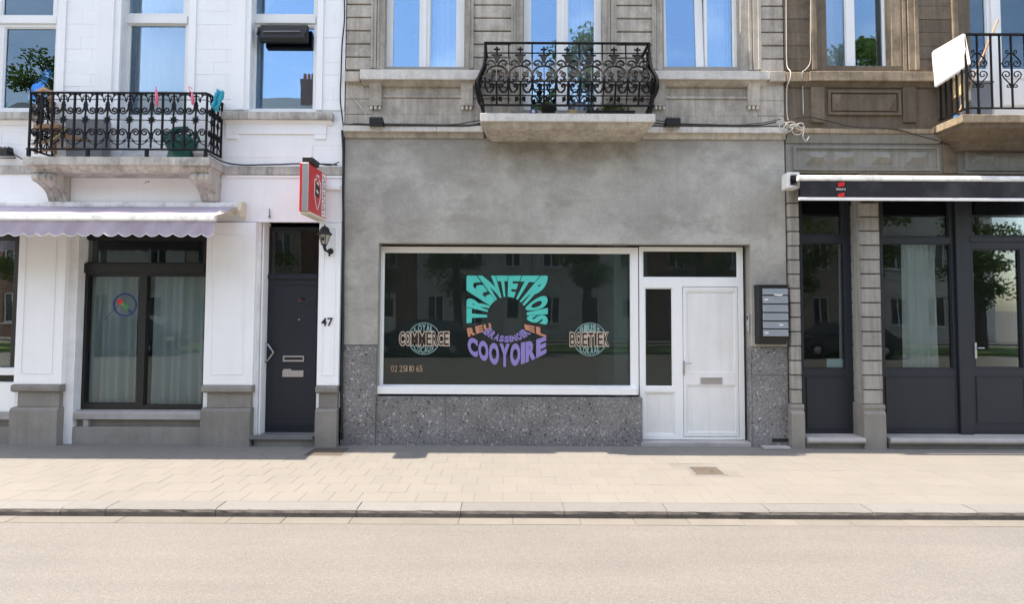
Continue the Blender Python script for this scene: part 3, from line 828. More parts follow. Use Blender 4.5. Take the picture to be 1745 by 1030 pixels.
# upper storey: stone blocks on piers
zc = [Z(960, y) for y in (121, 99, 76.5, 54, 31.6, 9.3)] + [Z(960, 9.3) + .183*k for k in range(1, 11)]
for (a, b) in ((588, 634), (806, 872), (1049, 1112), (1294, 1340)):
    x0, x1 = X(a, 60), X(b, 60)
    if a == 588: x0 = XG0
    if b == 1340: x1 = XG1
    obj('joint_bed', B(x0+.003, x1-.003, .02, .05, zc[0], zc[-1]), M['joint'], core)
    blocks(core, 'stone_block', M['stone'], x0, x1, zc, -0.014, 0.06, gap=0.016, bevel=0.008)
# frieze blocks below the sill course
zf = [Z(960, 213), Z(960, 196), Z(960, 170), Z(960, 136)]
xf = [XG0, X(630, 170), X(806, 170)]
blocks(core, 'stone_block', M['stone'], XG0, X(636, 170), zf, -0.004, 0.06, gap=0.006, bevel=0.004)
blocks(core, 'stone_block', M['stone'], X(1292, 170), XG1, zf, -0.004, 0.06, gap=0.006, bevel=0.004)
for (a, b) in ((636, 888), (1030, 1292)):
    x0, x1 = X(a, 170), X(b, 170)
    obj('joint_bed', B(x0+.003, x1-.003, .03, .05, zf[0]+.01, zf[3]-.01), M['joint'], core)
    obj('frieze', B(x0, x1, -0.008, .06, zf[0], zf[1]-.004), M['stone'], core, bevel=.003)
    obj('frieze', B(x0, x1, 0.004, .06, zf[1], Z(960, 168)), M['stone'], core, bevel=.003)
    obj('frieze', B(x0, x1, -0.014, .06, Z(960, 168)+.002, Z(960, 163)), M['stone'], core, bevel=.004)
    obj('frieze', B(x0, x1, 0.012, .06, Z(960, 163)+.002, Z(960, 148)-.002), M['stone'], core, bevel=.003)
    obj('frieze', B(x0, x1, -0.012, .06, Z(960, 148), zf[3]), M['stone'], core, bevel=.004)
# brackets under sills
for (a, b) in ((629, 650), (785, 806), (1115, 1135), (1275, 1295)):
    r = RC(a, 141, b, 187, -0.05)
    br = obj('sill_bracket', MB().prism([(.05, r[2]+.07), (-.035, r[2]+.07), (-.045, r[3]-.12), (-.075, r[3]), (.05, r[3])], 'x', r[0], r[1]), M['stone'], core, bevel=.004)
    for k in range(3):
        xx = r[0] + (r[1]-r[0])*(k+.5)/3
        obj('bead_drop', MB().lathe([(.004, .0), (.02, .012), (.022, .03), (.014, .058)], (xx, -0.022, r[2]+.008), 10), M['pale_stone'], br, smooth=True)
    obj('bracket_foot', B(r[0]-.004, r[1]+.004, -.046, .05, r[2]+.062, r[2]+.085), M['stone'], br, bevel=.004)
# sills
YS = -0.13
for (a, b, c) in ((613, 824, 118), (1114, 1311, 120)):
    r = RC(a, c, b, 135, YS)
    obj('sill', B(r[0], r[1], YS, YU+.02, r[2], r[3]), M['pale_stone'], gh, bevel=.006)
    obj('sill_moulding', MB().prism([(YS+.03, r[2]-.001), (.05, r[2]-.001), (.05, r[2]-.06), (-.03, r[2]-.06)], 'x', r[0]+.02, r[1]-.02), M['stone'], gh, bevel=.004)
for (a, b) in ((585, 613), (1311, 1341)):
    r = RC(a, 121, b, 138, -.07); r = (XG0 if a == 585 else r[0]+.002, XG1 if b == 1341 else r[1]-.002, r[2], r[3])
    obj('string_course', B(r[0], r[1], -.07, .06, r[2], r[3]), M['stone'], gh, bevel=.006)
# moulded surrounds
def surround(house, wx0, wx1, z0, z1, w0, w1, mat, y=-0.03):
    """stepped stone jambs either side of an opening"""
    for sgn, xa, wd in ((-1, wx0, w0), (1, wx1, w1)):
        x_in, x_out = xa, xa + sgn*wd
        def bx_(a, b, y0):
            p, q_ = x_in + (x_out-x_in)*a, x_in + (x_out-x_in)*b
            return min(p, q_), max(p, q_), y0
        j = MB()
        for a, b, y0 in ((0.0, 0.42, y+.045), (.42, .55, y+.02), (.55, .62, y+.035), (.62, .86, y+.005), (.86, 1.0, y-.015)):
            p, q_, yy = bx_(a, b, y0); j.box(p, q_, yy, 0.2, z0, z1)
        obj('jamb', j, mat, house, fix=False)
zs0 = Z(960, 118)
surround(gh, X(655, 60), X(793, 60), zs0, 7.3, X(655, 60)-X(633.5, 60), X(807, 60)-X(793, 60), M['stone'])
surround(gh, X(891, 60), X(1027, 60), Z(960, 192), 7.3, X(891, 60)-X(871, 60), X(1050, 60)-X(1027, 60), M['stone'])
surround(gh, X(1129, 60), X(1263, 60), zs0, 7.3, X(1129, 60)-X(1111, 60), X(1295, 60)-X(1263, 60), M['stone'])
# upper windows
for k, (f, gs) in enumerate((((655, 793, 119), ((668, 716), (732, 779))), ((892, 1026, 192), ((903, 950), (967, 1014))), ((1129, 1262, 120), ((1136, 1184), (1204, 1250))))):
    a = RC(f[0], 0, f[1], f[2], YU)
    hs = []
    for g in gs:
        r = RC(g[0], 0, g[1], f[2]-2 if k != 1 else f[2]-3, YU); hs.append((r[0], r[1], r[2], 7.05))
    if k == 2:
        w = pane_window(gh, 'window', (a[0], a[1], a[2], 7.14), YU, [hs[1]], M['white_gloss'], M['glass_up'], open_=[(X(1134, 60, YU), X(1201, 60, YU), hs[0][2]-.01, 7.06)])
        # left sash tilted inwards at the top
        lx0, lx1, lz0, lz1 = X(1135, 60, YU), X(1200, 60, YU), hs[0][2]-.004, 7.05
        s_ = MB().holed(lx0, lx1, lz0, lz1, 0, .05, [(lx0+.012, lx1-.115, lz0+.02, lz1-.08)])
        tilt = 0.055
        for v in s_.v: v.y = YU + .015 + v.y + (v.z-lz0)*tilt
        so = obj('tilted_sash', s_, M['white_gloss'], w, bevel=.003)
        pn = B(lx0+.008, lx1-.11, .02, .026, lz0+.016, lz1-.076)
        for v in pn.v: v.y = YU + .015 + v.y + (v.z-lz0)*tilt
        obj('pane', pn, M['glass_up'], w)
    else:
        w = pane_window(gh, 'window', (a[0], a[1], a[2], 7.14), YU, hs, M['white_gloss'], M['glass_up'])
    xm = (X(gs[0][1], 60, YU) + X(gs[1][0], 60, YU))/2
    if k != 2:
        obj('meeting_stile', B(xm-.028, xm+.028, YU-.016, YU+.002, a[2]+.004, 7.1), M['white_gloss'], w, bevel=.004)
    m = MB(); r = RC(gs[1][0], 0, gs[1][1], f[2], YU); curtain(m, r[0]+.02, r[1]+.02, r[2]+.02, 7.0, YU+.25, 4, .03, seed=k+3)
    obj('curtain', m, M['net'], w, smooth=True, fix=False)
room(gh, XG0+.1, XG1-.1, Z(960, 200), TOPZ-.3, M['room_up'])
# lower ledge
zl0, zl1 = Z(700, 225), Z(700, 214)
for (a, b) in ((584, 824), (1097, 1341)):
    x0 = XG0 if a == 584 else X(a, 220, -.1); x1 = XG1 if b == 1341 else X(b, 220, -.1)
    n = 3
    for k in range(n):
        u, v = x0+(x1-x0)*k/n, x0+(x1-x0)*(k+1)/n
        obj('ledge_stone', B(u+.001, v-.001, -.10, .06, Z(960, 225, -.1), Z(960, 215, -.1)), M['pale_stone'], gh, bevel=.005)
    obj('ledge_moulding', MB().prism([(-.085, Z(960, 225, -.1)-.002), (.05, Z(960, 225, -.1)-.002), (.05, Z(960, 236, -.02)), (-.03, Z(960, 236, -.03)), (-.045, Z(960, 229, -.05))], 'x', x0, x1), M['stone'], gh, bevel=.004)
# balcony
YBF = -0.52
r = RC(818, 193, 1117, 207, YBF)
bal = obj('balcony', B(r[0], r[1], YBF, .06, r[2], r[3]), M['pale_stone'], gh, bevel=.006)
zt = Z(968, 240, -0.06)
m = MB()
def frustum(m, a, b):      # a, b = (x0,x1,y0,y1,z)
    n = len(m.v)
    for (x0, x1, y0, y1, z) in (a, b): m.v += [Vector((x0,y0,z)), Vector((x1,y0,z)), Vector((x1,y1,z)), Vector((x0,y1,z))]
    for f in ((3,2,1,0), (4,5,6,7), (0,1,5,4), (1,2,6,5), (2,3,7,6), (3,0,4,7)): m.f.append(tuple(n+i for i in f))
lv = [(0.03, .03, r[2]-.001), (.05, .06, r[2]-.03), (.055, .06, r[2]-.045), (.075, .10, r[2]-.075)]
for (i1, d1, z1), (i2, d2, z2) in zip(lv[:-1], lv[1:]): frustum(m, (r[0]+i1, r[1]-i1, YBF+d1, .05, z1), (r[0]+i2, r[1]-i2, YBF+d2, .05, z2))
frustum(m, (r[0]+.078, r[1]-.078, YBF+.11, .05, r[2]-.075), (r[0]+.16, r[1]-.16, -0.078, 0.065, zt))
obj('balcony_soffit', m, M['stone'], bal, fix=False)
shell(gh, XG0+.003, XG1-.003, TOPZ, M['core'])
obj('cornice_or_shade_ledge', MB().prism([(.05, TOPZ-.45), (-.08, TOPZ-.45), (-.16, TOPZ-.2), (-.50, TOPZ-.12), (-.52, TOPZ+.02), (.05, TOPZ+.04)], 'x', XG0, X(1150, 30)), M['pale_stone'], gh, bevel=.01)  # added above the view, cut short to end the paving shadow

# ================================================================== WHITE HOUSE (left)
XWR = XG0 - 0.012
wh = thing('white_house', ((XW0+XWR)/2, 0.1, 0), 'white painted house on the left with lilac awning and dark door number 47', 'house')
YWU = 0.17
ups = [(-42, 99, 187), (205, 322, 264), (427, 541, 188)]
hol = []
for a, b, c in ups:
    r = RC(a, 0, b, c, 0.05); hol.append((r[0], r[1], r[2], 7.2))
gd = [RC(-80, 400, 29, 752, 0.0), RC(129, 385, 349, 752, 0.0), RC(441, 377, 541, 752, 0.0)]
wcore = obj('wall', MB().holed(XW0, XWR, -.3, TOPZ, 0.0, .26, hol + [(a[0], a[1], -.3, a[3]+.02) for a in gd]), M['white_joint'], wh)
zcw = [Z(300, y) for y in (187, 169.5, 148, 127, 105.8, 84.5, 63.3, 42, 19)] + [Z(300, 19) + .172*k for k in range(1, 12)]
def cut_for(x0, x1, n):
    def f(i): return [x0 + (x1-x0)*((k + (.5 if i % 2 else .85))/n) for k in range(n) if .12 < ((k + (.5 if i % 2 else .85))/n) < .9]
    return f
for a, b, n in ((112, 165, 1), (334, 396, 1), (551, 584, 1)):
    x0, x1 = X(a, 100), (X(b, 100) if b < 580 else XWR)
    blocks(wcore, 'painted_block', M['white'], x0, x1, zcw, -.012, .02, cut_for(x0, x1, 1), gap=.0012, bevel=.001)
# flat jamb pilasters of the upper windows
zsill = Z(300, 187)
for a, b in ((99, 112), (165, 205), (322, 334), (396, 427), (541, 551)):
    x0, x1 = X(a, 100), X(b, 100)
    j = B(x0+.001, x1-.001, -.03, .02, zsill, 7.25)
    if b - a > 25:
        j = MB().box(x0+.001, x0+(x1-x0)*.32, -.02, .02, zsill, 7.25).box(x0+(x1-x0)*.32, x0+(x1-x0)*.72, -.036, .02, zsill, 7.25).box(x0+(x1-x0)*.72, x1-.001, -.015, .02, zsill, 7.25)
    obj('jamb', j, M['white'], wcore, fix=False)
# below the sills
zb = [Z(300, 284), Z(300, 268), Z(300, 247), Z(300, 226), Z(300, 206)]
for a, b, n in ((-90, 120, 2), (376, 584, 2)):
    x0 = XW0 if a < 0 else X(a, 240); x1 = XWR if b > 580 else X(b, 240)
    blocks(wcore, 'painted_block', M['white'], x0, x1, zb, -.010, .02, cut_for(x0, x1, n), gap=.0012, bevel=.001)
x0, x1 = X(212, 240), X(376, 240)
blocks(wcore, 'painted_block', M['white'], X(322, 240), x1, zb, -.010, .02, gap=.0012, bevel=.001)
blocks(wcore, 'painted_block', M['white'], X(120, 240), X(205, 240), zb, -.010, .02, gap=.0012, bevel=.001)
# upper windows
for k, (a, b, c) in enumerate(ups):
    fr = RC(a+2, 0, b-2, c, YWU); fr = (fr[0], fr[1], fr[2], 7.2)
    if k == 0:   g = [(RC(5, 46, 93, 185, YWU)), RC(5, -100, 93, 26, YWU)]
    elif k == 1: g = [(RC(218, 41, 315, 197, YWU)), RC(218, -100, 315, 23, YWU)]
    else:        g = [(RC(434, 45, 535, 186, YWU)), RC(430, -100, 537, 24, YWU)]
    w = pane_window(wh, 'window', fr, YWU, g, M['white_gloss'], M['glass_white'] if k < 2 else M['glass_up'], depth=.07)
    t = RC(a+3, 26, b-3, 39, YWU-.03)
    obj('transom', B(t[0], t[1], YWU-.03, YWU+.004, t[2], t[3]), M['white_gloss'], w, bevel=.006)
    if k < 2:
        m = MB(); curtain(m, g[0][0]-.02, g[0][1]+.02, g[0][2]-.1, 7.1, YWU+.2, 6, .03, seed=20+k)
        obj('curtain', m, M['net'], w, smooth=True, fix=False)
    if k == 1:
        q = RC(222, 203, 312, 258, YWU); raised_panel(wh, 'lower_panel', q, YWU, M['white_gloss'], parent=w)
# sills and panels
for a, b in ((-70, 54), (377, 566)):
    r = RC(a, 190, b, 203, -.10)
    obj('sill', B(r[0], r[1], -.10, YWU+.01, r[2], r[3]), M['ledge_stone'], wh, bevel=.006)
    obj('sill_moulding', MB().prism([(-.075, r[2]-.001), (.02, r[2]-.001), (.02, r[2]-.06), (-.02, r[2]-.06)], 'x', r[0]+.03, r[1]-.02), M['white'], wh, bevel=.004)
r = RC(385, 208, 556, 237, -.02)
m = MB().box(r[0], r[1], -.028, .0, r[2]+.07, r[3]-.01).box(r[0], r[0]+.17, -.028, 0, r[2], r[2]+.069).box(r[1]-.17, r[1], -.028, 0, r[2], r[2]+.069)
obj('apron', m, M['white'], wh, bevel=.004)
# stone string course and fascia
for a, b in ((-90, 60), (372, 584)):
    x0 = XW0 if a < 0 else X(a, 290, -.04); x1 = XWR if b > 580 else X(b, 290, -.04)
    obj('string_course', B(x0, x1, -.045, .02, Z(300, 297, -.04), Z(300, 283, -.04)), M['ledge_stone'], wh, bevel=.005)
zfa = Z(300, 378)
fa = obj('fascia', B(XW0, XWR, -.02, .02, zfa, Z(300, 298)), M['white'], wh, bevel=.003)
obj('fascia_moulding', B(X(385, 300, -.03), XWR-.004, -.036, .0, Z(480, 303, -.03), Z(480, 299, -.03)), M['white'], wh, bevel=.003)
obj('fascia_moulding', B(X(440, 377, -.03), XWR-.004, -.036, .0, Z(500, 379, -.03), Z(500, 375, -.03)), M['white'], wh, bevel=.003)
# ground-floor pilasters
YP = -0.07
pil = [(28, 109, 129, True), (349, 433, 441, True), (542, 579, 584, False)]
zcap_t, zcap_b, zmid, zpl = Z(390, 657, YP), Z(390, 670, YP), Z(390, 696, YP), 0.0
for i, (a, b, c, big) in enumerate(pil):
    # the photo leans outwards towards the ground: measure in the middle
    x0, x1 = X(a, 530, YP), min(X(b, 530, YP), XWR)
    p = obj('pilaster', B(x0, x1, YP, .25, zcap_t, Z(390, 379, YP)), M['white'], wh, bevel=.004)
    w = x1-x0
    q = (x0+w*(.14 if big else .2), x1-w*(.2 if big else .2), zcap_t+.14, Z(390, 400, YP))
    if i == 2: q = (q[0], q[1], q[2], q[3]+.1)
    raised_panel(wh, 'panel_moulding', q, YP, M['white'], proud=.008, t=.014, parent=p)
    obj('cap_stone', MB().prism([(YP-.035+.02, zcap_b), (YP-.045, zcap_b+.02), (YP-.045, zcap_t-.02), (YP-.03, zcap_t-.002), (.24, zcap_t-.002), (.24, zcap_b)], 'x', x0-.005, x1+(.01 if i < 2 else 0)), M['base_stone'], p, bevel=.008)
    obj('base_stone', B(x0+.06 if big else x0+.03, x1-.02 if big else x1-.01, YP+.005, .24, zmid, zcap_b-.001), M['base_stone'], p, bevel=.004)
    obj('plinth', MB().prism([(YP-.05, -.05), (YP-.05, zmid-.03), (YP-.015, zmid-.001), (.235, zmid-.001), (.235, -.05)], 'x', x0-.0, x1+.0), M['base_stone'], p, bevel=.004)
# big window
YWG = 0.14
wfr = RC(131, 398, 349, 700, YWG)
hs = [RC(140, 408, 347, 449, YWG), RC(146, 470, 235, 689, YWG), RC(247, 470, 347, 692, YWG)]
bw = pane_window(wh, 'window', wfr, YWG, hs, M['black_frame'], M['glass_dark'], depth=.08)
obj('transom', PB(133, 449, 348, 466, YWG-.03, YWG+.002), M['black_frame'], bw, bevel=.005)
m = MB(); curtain(m, X(164, 580, .45), X(240, 580, .45), Z(240, 702, .45), Z(240, 466, .45), .34, 5, .055, 11); obj('curtain', m, M['curtain'], bw, smooth=True, fix=False)
m = MB(); curtain(m, X(268, 580, .45), X(362, 580, .45), Z(240, 702, .45), Z(240, 466, .45), .34, 6, .055, 12); obj('curtain', m, M['curtain'], bw, smooth=True, fix=False)
# ring sticker on the left pane
ys = YWG + .0385
def sp_(px, py, k=0): p = P(px, py, ys-.0012*k); return (p.x, p.y, p.z)
m = MB(); n = 40
for i in range(n):
    a, b = 2*PI*i/n, 2*PI*(i+1)/n
    m.quad(*[sp_(213+rr*math.cos(t), 520+rr*math.sin(t)) for rr, t in ((20.5, a), (20.5, b), (17.2, b), (17.2, a))])
obj('sticker_ring', m, M['blue_print'], bw, fix=False)
for mt, cx_, cy_, rx, ry, an in (('red', 204, 514, 4.5, 4.5, 0), ('yellow_print', 210, 519, 7, 3, .8), ('green_print', 214, 523, 9, 3.6, .9), ('blue_print', 221, 530, 7, 2.5, .9)):
    m = MB(); pts = []
    for i in range(14):
        t = 2*PI*i/14; u, v = rx*math.cos(t), ry*math.sin(t)
        pts.append(sp_(cx_+u*math.cos(an)-v*math.sin(an), cy_+u*math.sin(an)+v*math.cos(an), 1 if mt != 'red' else 2))
    m.poly(pts); obj('sticker_patch', m, M[mt], bw, fix=False)
m = MB().tube([sp_(203, 519, 1), sp_(178, 545, 1)], .003, 4); obj('sticker_line', m, M['blue_print'], bw)
# stone sill under the window
r = RC(114, 702, 352, 715, 0.03)
obj('window_sill', MB().prism([(.0, r[2]), (.0, r[3]-.02), (.03, r[3]), (YWG+.02, r[3]+.01), (YWG+.02, r[2])], 'x', gd[1][0]+.002, gd[1][1]-.002), M['pale_step'], wh, bevel=.004)
obj('base_course', B(gd[1][0]+.002, gd[1][1]-.002, .0, .2, -.05, Z(240, 729, .0)), M['base_stone'], wh, bevel=.005)
obj('base_recess', B(gd[1][0]+.002, gd[1][1]-.002, .09, .22, Z(240, 729, 0)+.001, r[2]-.001), M['base_stone'], wh)
obj('sill_foot', B(X(141, 720, .02), X(150, 720, .02), .02, .1, Z(240, 729, 0)+.001, r[2]-.001), M['pale_step'], wh, bevel=.004)
# narrow window at the left edge
f0 = RC(-78, 398, 29, 640, YWG)
w0 = pane_window(wh, 'window', (XW0+.02, gd[0][1]-.002, f0[2]+.02, f0[3]), YWG, [(XW0+.08, X(21, 520, YWG), Z(10, 627, YWG), Z(10, 408, YWG))], M['black_frame'], M['glass_dark'], depth=.08)
obj('window_sill', B(XW0, gd[0][1]-.002, .02, .2, Z(10, 640, .02), Z(10, 628, .02)), M['white_gloss'], wh, bevel=.005)
lowp = obj('lower_panel', B(XW0, gd[0][1]-.002, .06, .24, Z(10, 702, .06), Z(10, 652, .06)), M['white'], wh, bevel=.003)
obj('window_sill', B(XW0, gd[0][1]-.002, .02, .2, Z(10, 716, .02), Z(10, 703, .02)), M['pale_step'], wh, bevel=.004)
obj('base_recess', B(XW0, gd[0][1]-.002, .09, .22, .1, Z(10, 716, .02)-.001), M['base_stone'], wh)
obj('base_recess', B(XW0, gd[0][1]-.002, .13, .24, Z(10, 652, .06)+.001, f0[2]+.019), M['black_frame'], wh)
obj('base_course', B(XW0, gd[0][1]-.002, .0, .2, -.05, Z(10, 729, .0)), M['base_stone'], wh, bevel=.005)
# door 47
YD = 0.20
obj('door_jamb', B(X(441, 560, YP), X(452.5, 560, YD), YP+.10, .25, -.02, gd[2][3]), M['white'], wh, bevel=.004)
dr = RC(454, 387, 541, 729, YD)
dfr = pane_window(wh, 'door_frame', (dr[0], gd[2][1]-.003, .08, dr[3]), YD, [(X(459, 430, YD), gd[2][1]-.02, Z(500, 468, YD), Z(500, 391, YD))], M['anthracite'], M['glass_dark'], depth=.05)
obj('transom', PB(455, 468, 541, 476, YD-.02, YD+.002), M['anthracite'], dfr, bevel=.004)
dl = RC(456, 478, 541, 727, YD)
d47 = obj('door', B(dl[0], gd[2][1]-.004, YD-.006, YD+.03, dl[2]+.01, dl[3]), M['anthracite'], wh, bevel=.003)
raised_panel(wh, 'door_moulding', (dl[0]+.07, gd[2][1]-.08, dl[2]+.12, dl[3]-.06), YD-.006, M['anthracite'], proud=.006, t=.012, parent=d47)
q = RC(482, 607, 518, 617, YD-.02)
obj('letter_slot', MB().holed(*q, YD-.024, YD-.004, [(q[0]+.018, q[1]-.018, q[2]+.024, q[3]-.02)]), M['steel'], d47, bevel=.002)
obj('letter_flap', B(q[0]+.018, q[1]-.018, YD-.012, YD-.007, q[2]+.024, q[3]-.02), M['black_plastic'], d47)
q = RC(481, 632, 517, 643, YD-.02); obj('name_plate', MB().box(q[0], q[1], YD-.02, YD-.005, q[2], q[3]).box(q[0]+.01, q[0]+.12, YD-.018, YD-.006, q[3], q[3]+.02), M['steel'], d47, bevel=.002)
hp = [P(451, 584, YD-.03), P(457, 588, YD-.08), P(466, 601, YD-.08), P(457, 614, YD-.08), P(451, 619, YD-.03)]
obj('door_handle', MB().tube([tuple(p) for p in hp], .011, 8), M['steel'], d47, smooth=True)
obj('peephole', MB().lathe([(.012, 0), (.012, .006)], (X(510, 545, YD), YD-.012, Z(510, 545, YD)), 10, 'y'), M['steel'], d47)
m = MB().poly([P(508+9*math.cos(t), 515+8*math.sin(t*1), YD-.0085)[:] for t in [2*PI*i/9 for i in range(9)]]) if False else None
q = RC(507, 506, 524, 524, YD-.0065)
m = MB()
for k in range(9):
    a = random.uniform(0, 6.28); u, v = (q[0]+q[1])/2 + .05*math.cos(a), (q[2]+q[3])/2 + .05*math.sin(a)
    m.quad((u-.02, YD-.0075, v), (u, YD-.0075, v-.012), (u+.025, YD-.0075, v+.004), (u, YD-.0075, v+.014))
obj('faded_sticker', m, plain('faded_red', (.12, .022, .024), 0.6), d47, fix=False)
st = RC(428, 732, 545, 746, -.12)
obj('doorstep', MB().prism([(-.10, st[2]), (-.125, st[2]+.03), (-.12, .095), (-.10, .108), (.24, .112), (.24, st[2])], 'x', gd[2][0]-.05, gd[2][1]-.002), M['bluestone'], wh, bevel=.004)
obj('step_riser', B(gd[2][0]+.0, gd[2][1]-.002, -.06, .2, -.05, st[2]-.001), M['base_stone'], wh)
# number 47
m = MB(); q = RC(547.5, 542, 567.5, 556, YP-.006); nx = q[1]-q[0]
for k, ch in enumerate('47'):
    u0 = q[0] + nx*(.53*k); u1 = u0 + nx*.47
    g = MB(); glyph_mb(ch, lambda u, v, u0=u0, u1=u1: (u0+(u1-u0)*u, YP-.010, q[2]+(q[3]-q[2])*v), .02, g)
    obj('house_number', g, M['decal_black'], wh, fix=False)
# corbels
def corbel(a, b, ytop, ybot, yf):
    x0, x1 = X(a, 300, yf), X(b, 300, yf); zt_, zb_ = Z((a+b)/2, ytop, yf), Z((a+b)/2, ybot, -.05)
    h_ = zt_-zb_; d = -yf
    prof = [(.02, zt_), (-d*1.0, zt_), (-d*1.0, zt_-h_*.10), (-d*.96, zt_-h_*.13)]
    for t in range(0, 9):
        an = PI*t/8; prof.append((-d*(.80+.14*math.sin(an)+.04), zt_-h_*(.14+.30*(1-math.cos(an))/2)))
    prof += [(-d*.72, zt_-h_*.47), (-d*.62, zt_-h_*.52), (-d*.45, zt_-h_*.62), (-d*.32, zt_-h_*.76), (-d*.25, zt_-h_*.92), (-d*.22, zb_), (.02, zb_)]
    c = obj('corbel', MB().prism(prof, 'x', x0, x1), M['ledge_stone'], wh)
    w = x1-x0
    for k in range(2):
        u = x0 + w*(.25 + .38*k)
        pr = [(y-.012 if y < 0 else y, z) for y, z in prof]
        obj('corbel_rib', MB().prism(pr, 'x', u, u+w*.14), M['ledge_stone'], c)
corbel(52, 84, 286, 344, -.40); corbel(322, 353, 286, 344, -.40)
# balcony slab
YB2 = -0.47
r = RC(38, 267, 356, 281, YB2)
wb = obj('balcony', B(r[0], r[1], YB2, .02, r[2], r[3]), M['ledge_stone'], wh, bevel=.006)
m = MB(); frustum(m, (r[0]+.03, r[1]-.03, YB2+.03, .02, r[2]-.001), (r[0]+.06, r[1]-.06, YB2+.06, .02, r[2]-.05))
frustum(m, (r[0]+.065, r[1]-.065, YB2+.07, .02, r[2]-.05), (r[0]+.1, r[1]-.1, YB2+.1, .02, r[2]-.075))
obj('slab_moulding', m, M['ledge_stone'], wb, fix=False)
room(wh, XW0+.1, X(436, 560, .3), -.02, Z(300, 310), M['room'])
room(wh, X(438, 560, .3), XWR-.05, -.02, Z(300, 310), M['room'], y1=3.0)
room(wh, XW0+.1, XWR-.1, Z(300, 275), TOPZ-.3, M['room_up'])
shell(wh, XW0, XWR-.003, TOPZ+.3, M['white'])
obj('cornice_or_shade_ledge', MB().prism([(.02, TOPZ-.15), (-.08, TOPZ-.15), (-.16, TOPZ+.1), (-.50, TOPZ+.18), (-.52, TOPZ+.32), (.02, TOPZ+.34)], 'x', -2.7, XWR-.004), M['white'], wh, bevel=.01)  # added out of view to cast the shadow strip along the paving
obj('cornice_or_shade_ledge', MB().prism([(.02, TOPZ-.15), (-.08, TOPZ-.15), (-.16, TOPZ+.1), (-.58, TOPZ+.18), (-.60, TOPZ+.32), (.02, TOPZ+.34)], 'x', XW0-8, -2.705), M['white'], wh, bevel=.01)  # deeper stretch added out of view to widen the paving shadow on the left

# ================================================================== BROWN HOUSE (right)
XBL = XG1 + 0.008
bh = thing('brown_house', ((XBL+XB1)/2, 0.1, 0), 'weathered brown stone house on the right with anthracite shopfront and black awning', 'house')
YBU = .16
ub = [RC(1398, 0, 1522, 120, YBU), RC(1640, 0, 1790, 215, YBU)]
hb = [(u[0], u[1], u[2], 7.2) for u in ub]
shop_t = Z(1540, 296, 0.0)
gb = [(X(1363, 540, 0), X(1470, 540, 0), -.3, shop_t), (X(1502, 540, 0), XB1-.3, -.3, shop_t)]
bcore = obj('wall', MB().holed(XBL, XB1, -.3, TOPZ, 0.0, .26, hb + gb), M['brown_stone'], bh)
zcb = [Z(1480, y) for y in (121, 101, 78.5, 55.5, 33, 10)] + [Z(1480, 10)+.186*k for k in range(1, 11)]
blocks(bcore, 'stone_block', M['brown_stone'], XBL+.002, X(1382, 60), zcb, -.01, .02, gap=.004, bevel=.003)
blocks(bcore, 'stone_block', M['brown_stone'], X(1562, 60), X(1621, 60), zcb, -.01, .02, gap=.004, bevel=.003)
surround(bh, X(1398, 60), X(1521, 60), Z(1480, 120), 7.3, X(1398, 60)-X(1382, 60), X(1562, 60)-X(1521, 60), M['brown_pale'])
surround(bh, X(1641, 60), X(1790, 60), Z(1700, 198), 7.3, X(1641, 60)-X(1621, 60), .25, M['brown_pale'])
# windows
w = pane_window(bh, 'window', (ub[0][0]+.002, ub[0][1]-.002, ub[0][2]+.002, 7.14), YBU, [(*RC(1400, 0, 1442, 116, YBU)[:3], 7.05), (*RC(1456, 0, 1506, 116, YBU)[:3], 7.05)], M['white_gloss'], M['glass_white'])
m = MB(); curtain(m, X(1400, 60, .3), X(1450, 60, .3), Z(1480, 118, .3), 7.0, YBU+.2, 4, .03, 31); obj('curtain', m, M['net'], w, smooth=True, fix=False)
w = pane_window(bh, 'balcony_door', (ub[1][0]+.002, ub[1][1]-.002, ub[1][2]+.002, 7.14), YBU, [(*RC(1643, 0, 1682, 118, YBU)[:3], 7.05), (*RC(1706, 0, 1772, 118, YBU)[:3], 7.05)], M['white_gloss'], M['glass_white'])
raised_panel(bh, 'lower_panel', RC(1708, 132, 1770, 180, YBU), YBU, M['white_gloss'], parent=w)
obj('meeting_stile', B(X(1688, 60, YBU), X(1700, 60, YBU), YBU-.02, YBU+.002, ub[1][2]+.01, 7.1), M['white_gloss'], w, bevel=.004)
m = MB(); curtain(m, X(1643, 60, .3), X(1770, 60, .3), Z(1700, 125, .3), 7.0, YBU+.2, 9, .03, 32); obj('curtain', m, M['net'], w, smooth=True, fix=False)
# sill course
r = RC(1341, 121, 1600, 137, -.10)
obj('sill', B(X(1381, 130, -.1), X(1625, 130, -.1), -.10, YBU+.01, r[2], r[3]), M['brown_pale'], bh, bevel=.006)
obj('string_course', B(XBL+.002, X(1381, 130, -.1)-.002, -.07, .02, r[2], r[3]-.005), M['brown_pale'], bh, bevel=.006)
obj('sill_moulding', MB().prism([(-.07, r[2]-.001), (.01, r[2]-.001), (.01, r[2]-.07), (-.02, r[2]-.07)], 'x', XBL+.01, X(1620, 140, -.1)), M['brown_stone'], bh, bevel=.004)
for a, b in ((1383, 1406), (1540, 1563)):
    q = RC(a, 147, b, 208, -.04); obj('sill_bracket', MB().prism([(.01, q[2]), (-.03, q[2]), (-.04, q[3]), (.01, q[3])], 'x', q[0], q[1]), M['brown_stone'], bcore, bevel=.005)
q = RC(1411, 154, 1535, 196, -.02)
pf = raised_panel(bh, 'frieze_panel', q, 0, M['brown_stone'], proud=.035, t=.035)
iw = (q[0]+.06, q[1]-.06, q[2]+.06, q[3]-.05)
obj('panel_field', B(iw[0], iw[1], -.018, .005, iw[2], iw[3]), M['brown_stone'], pf, bevel=.006)
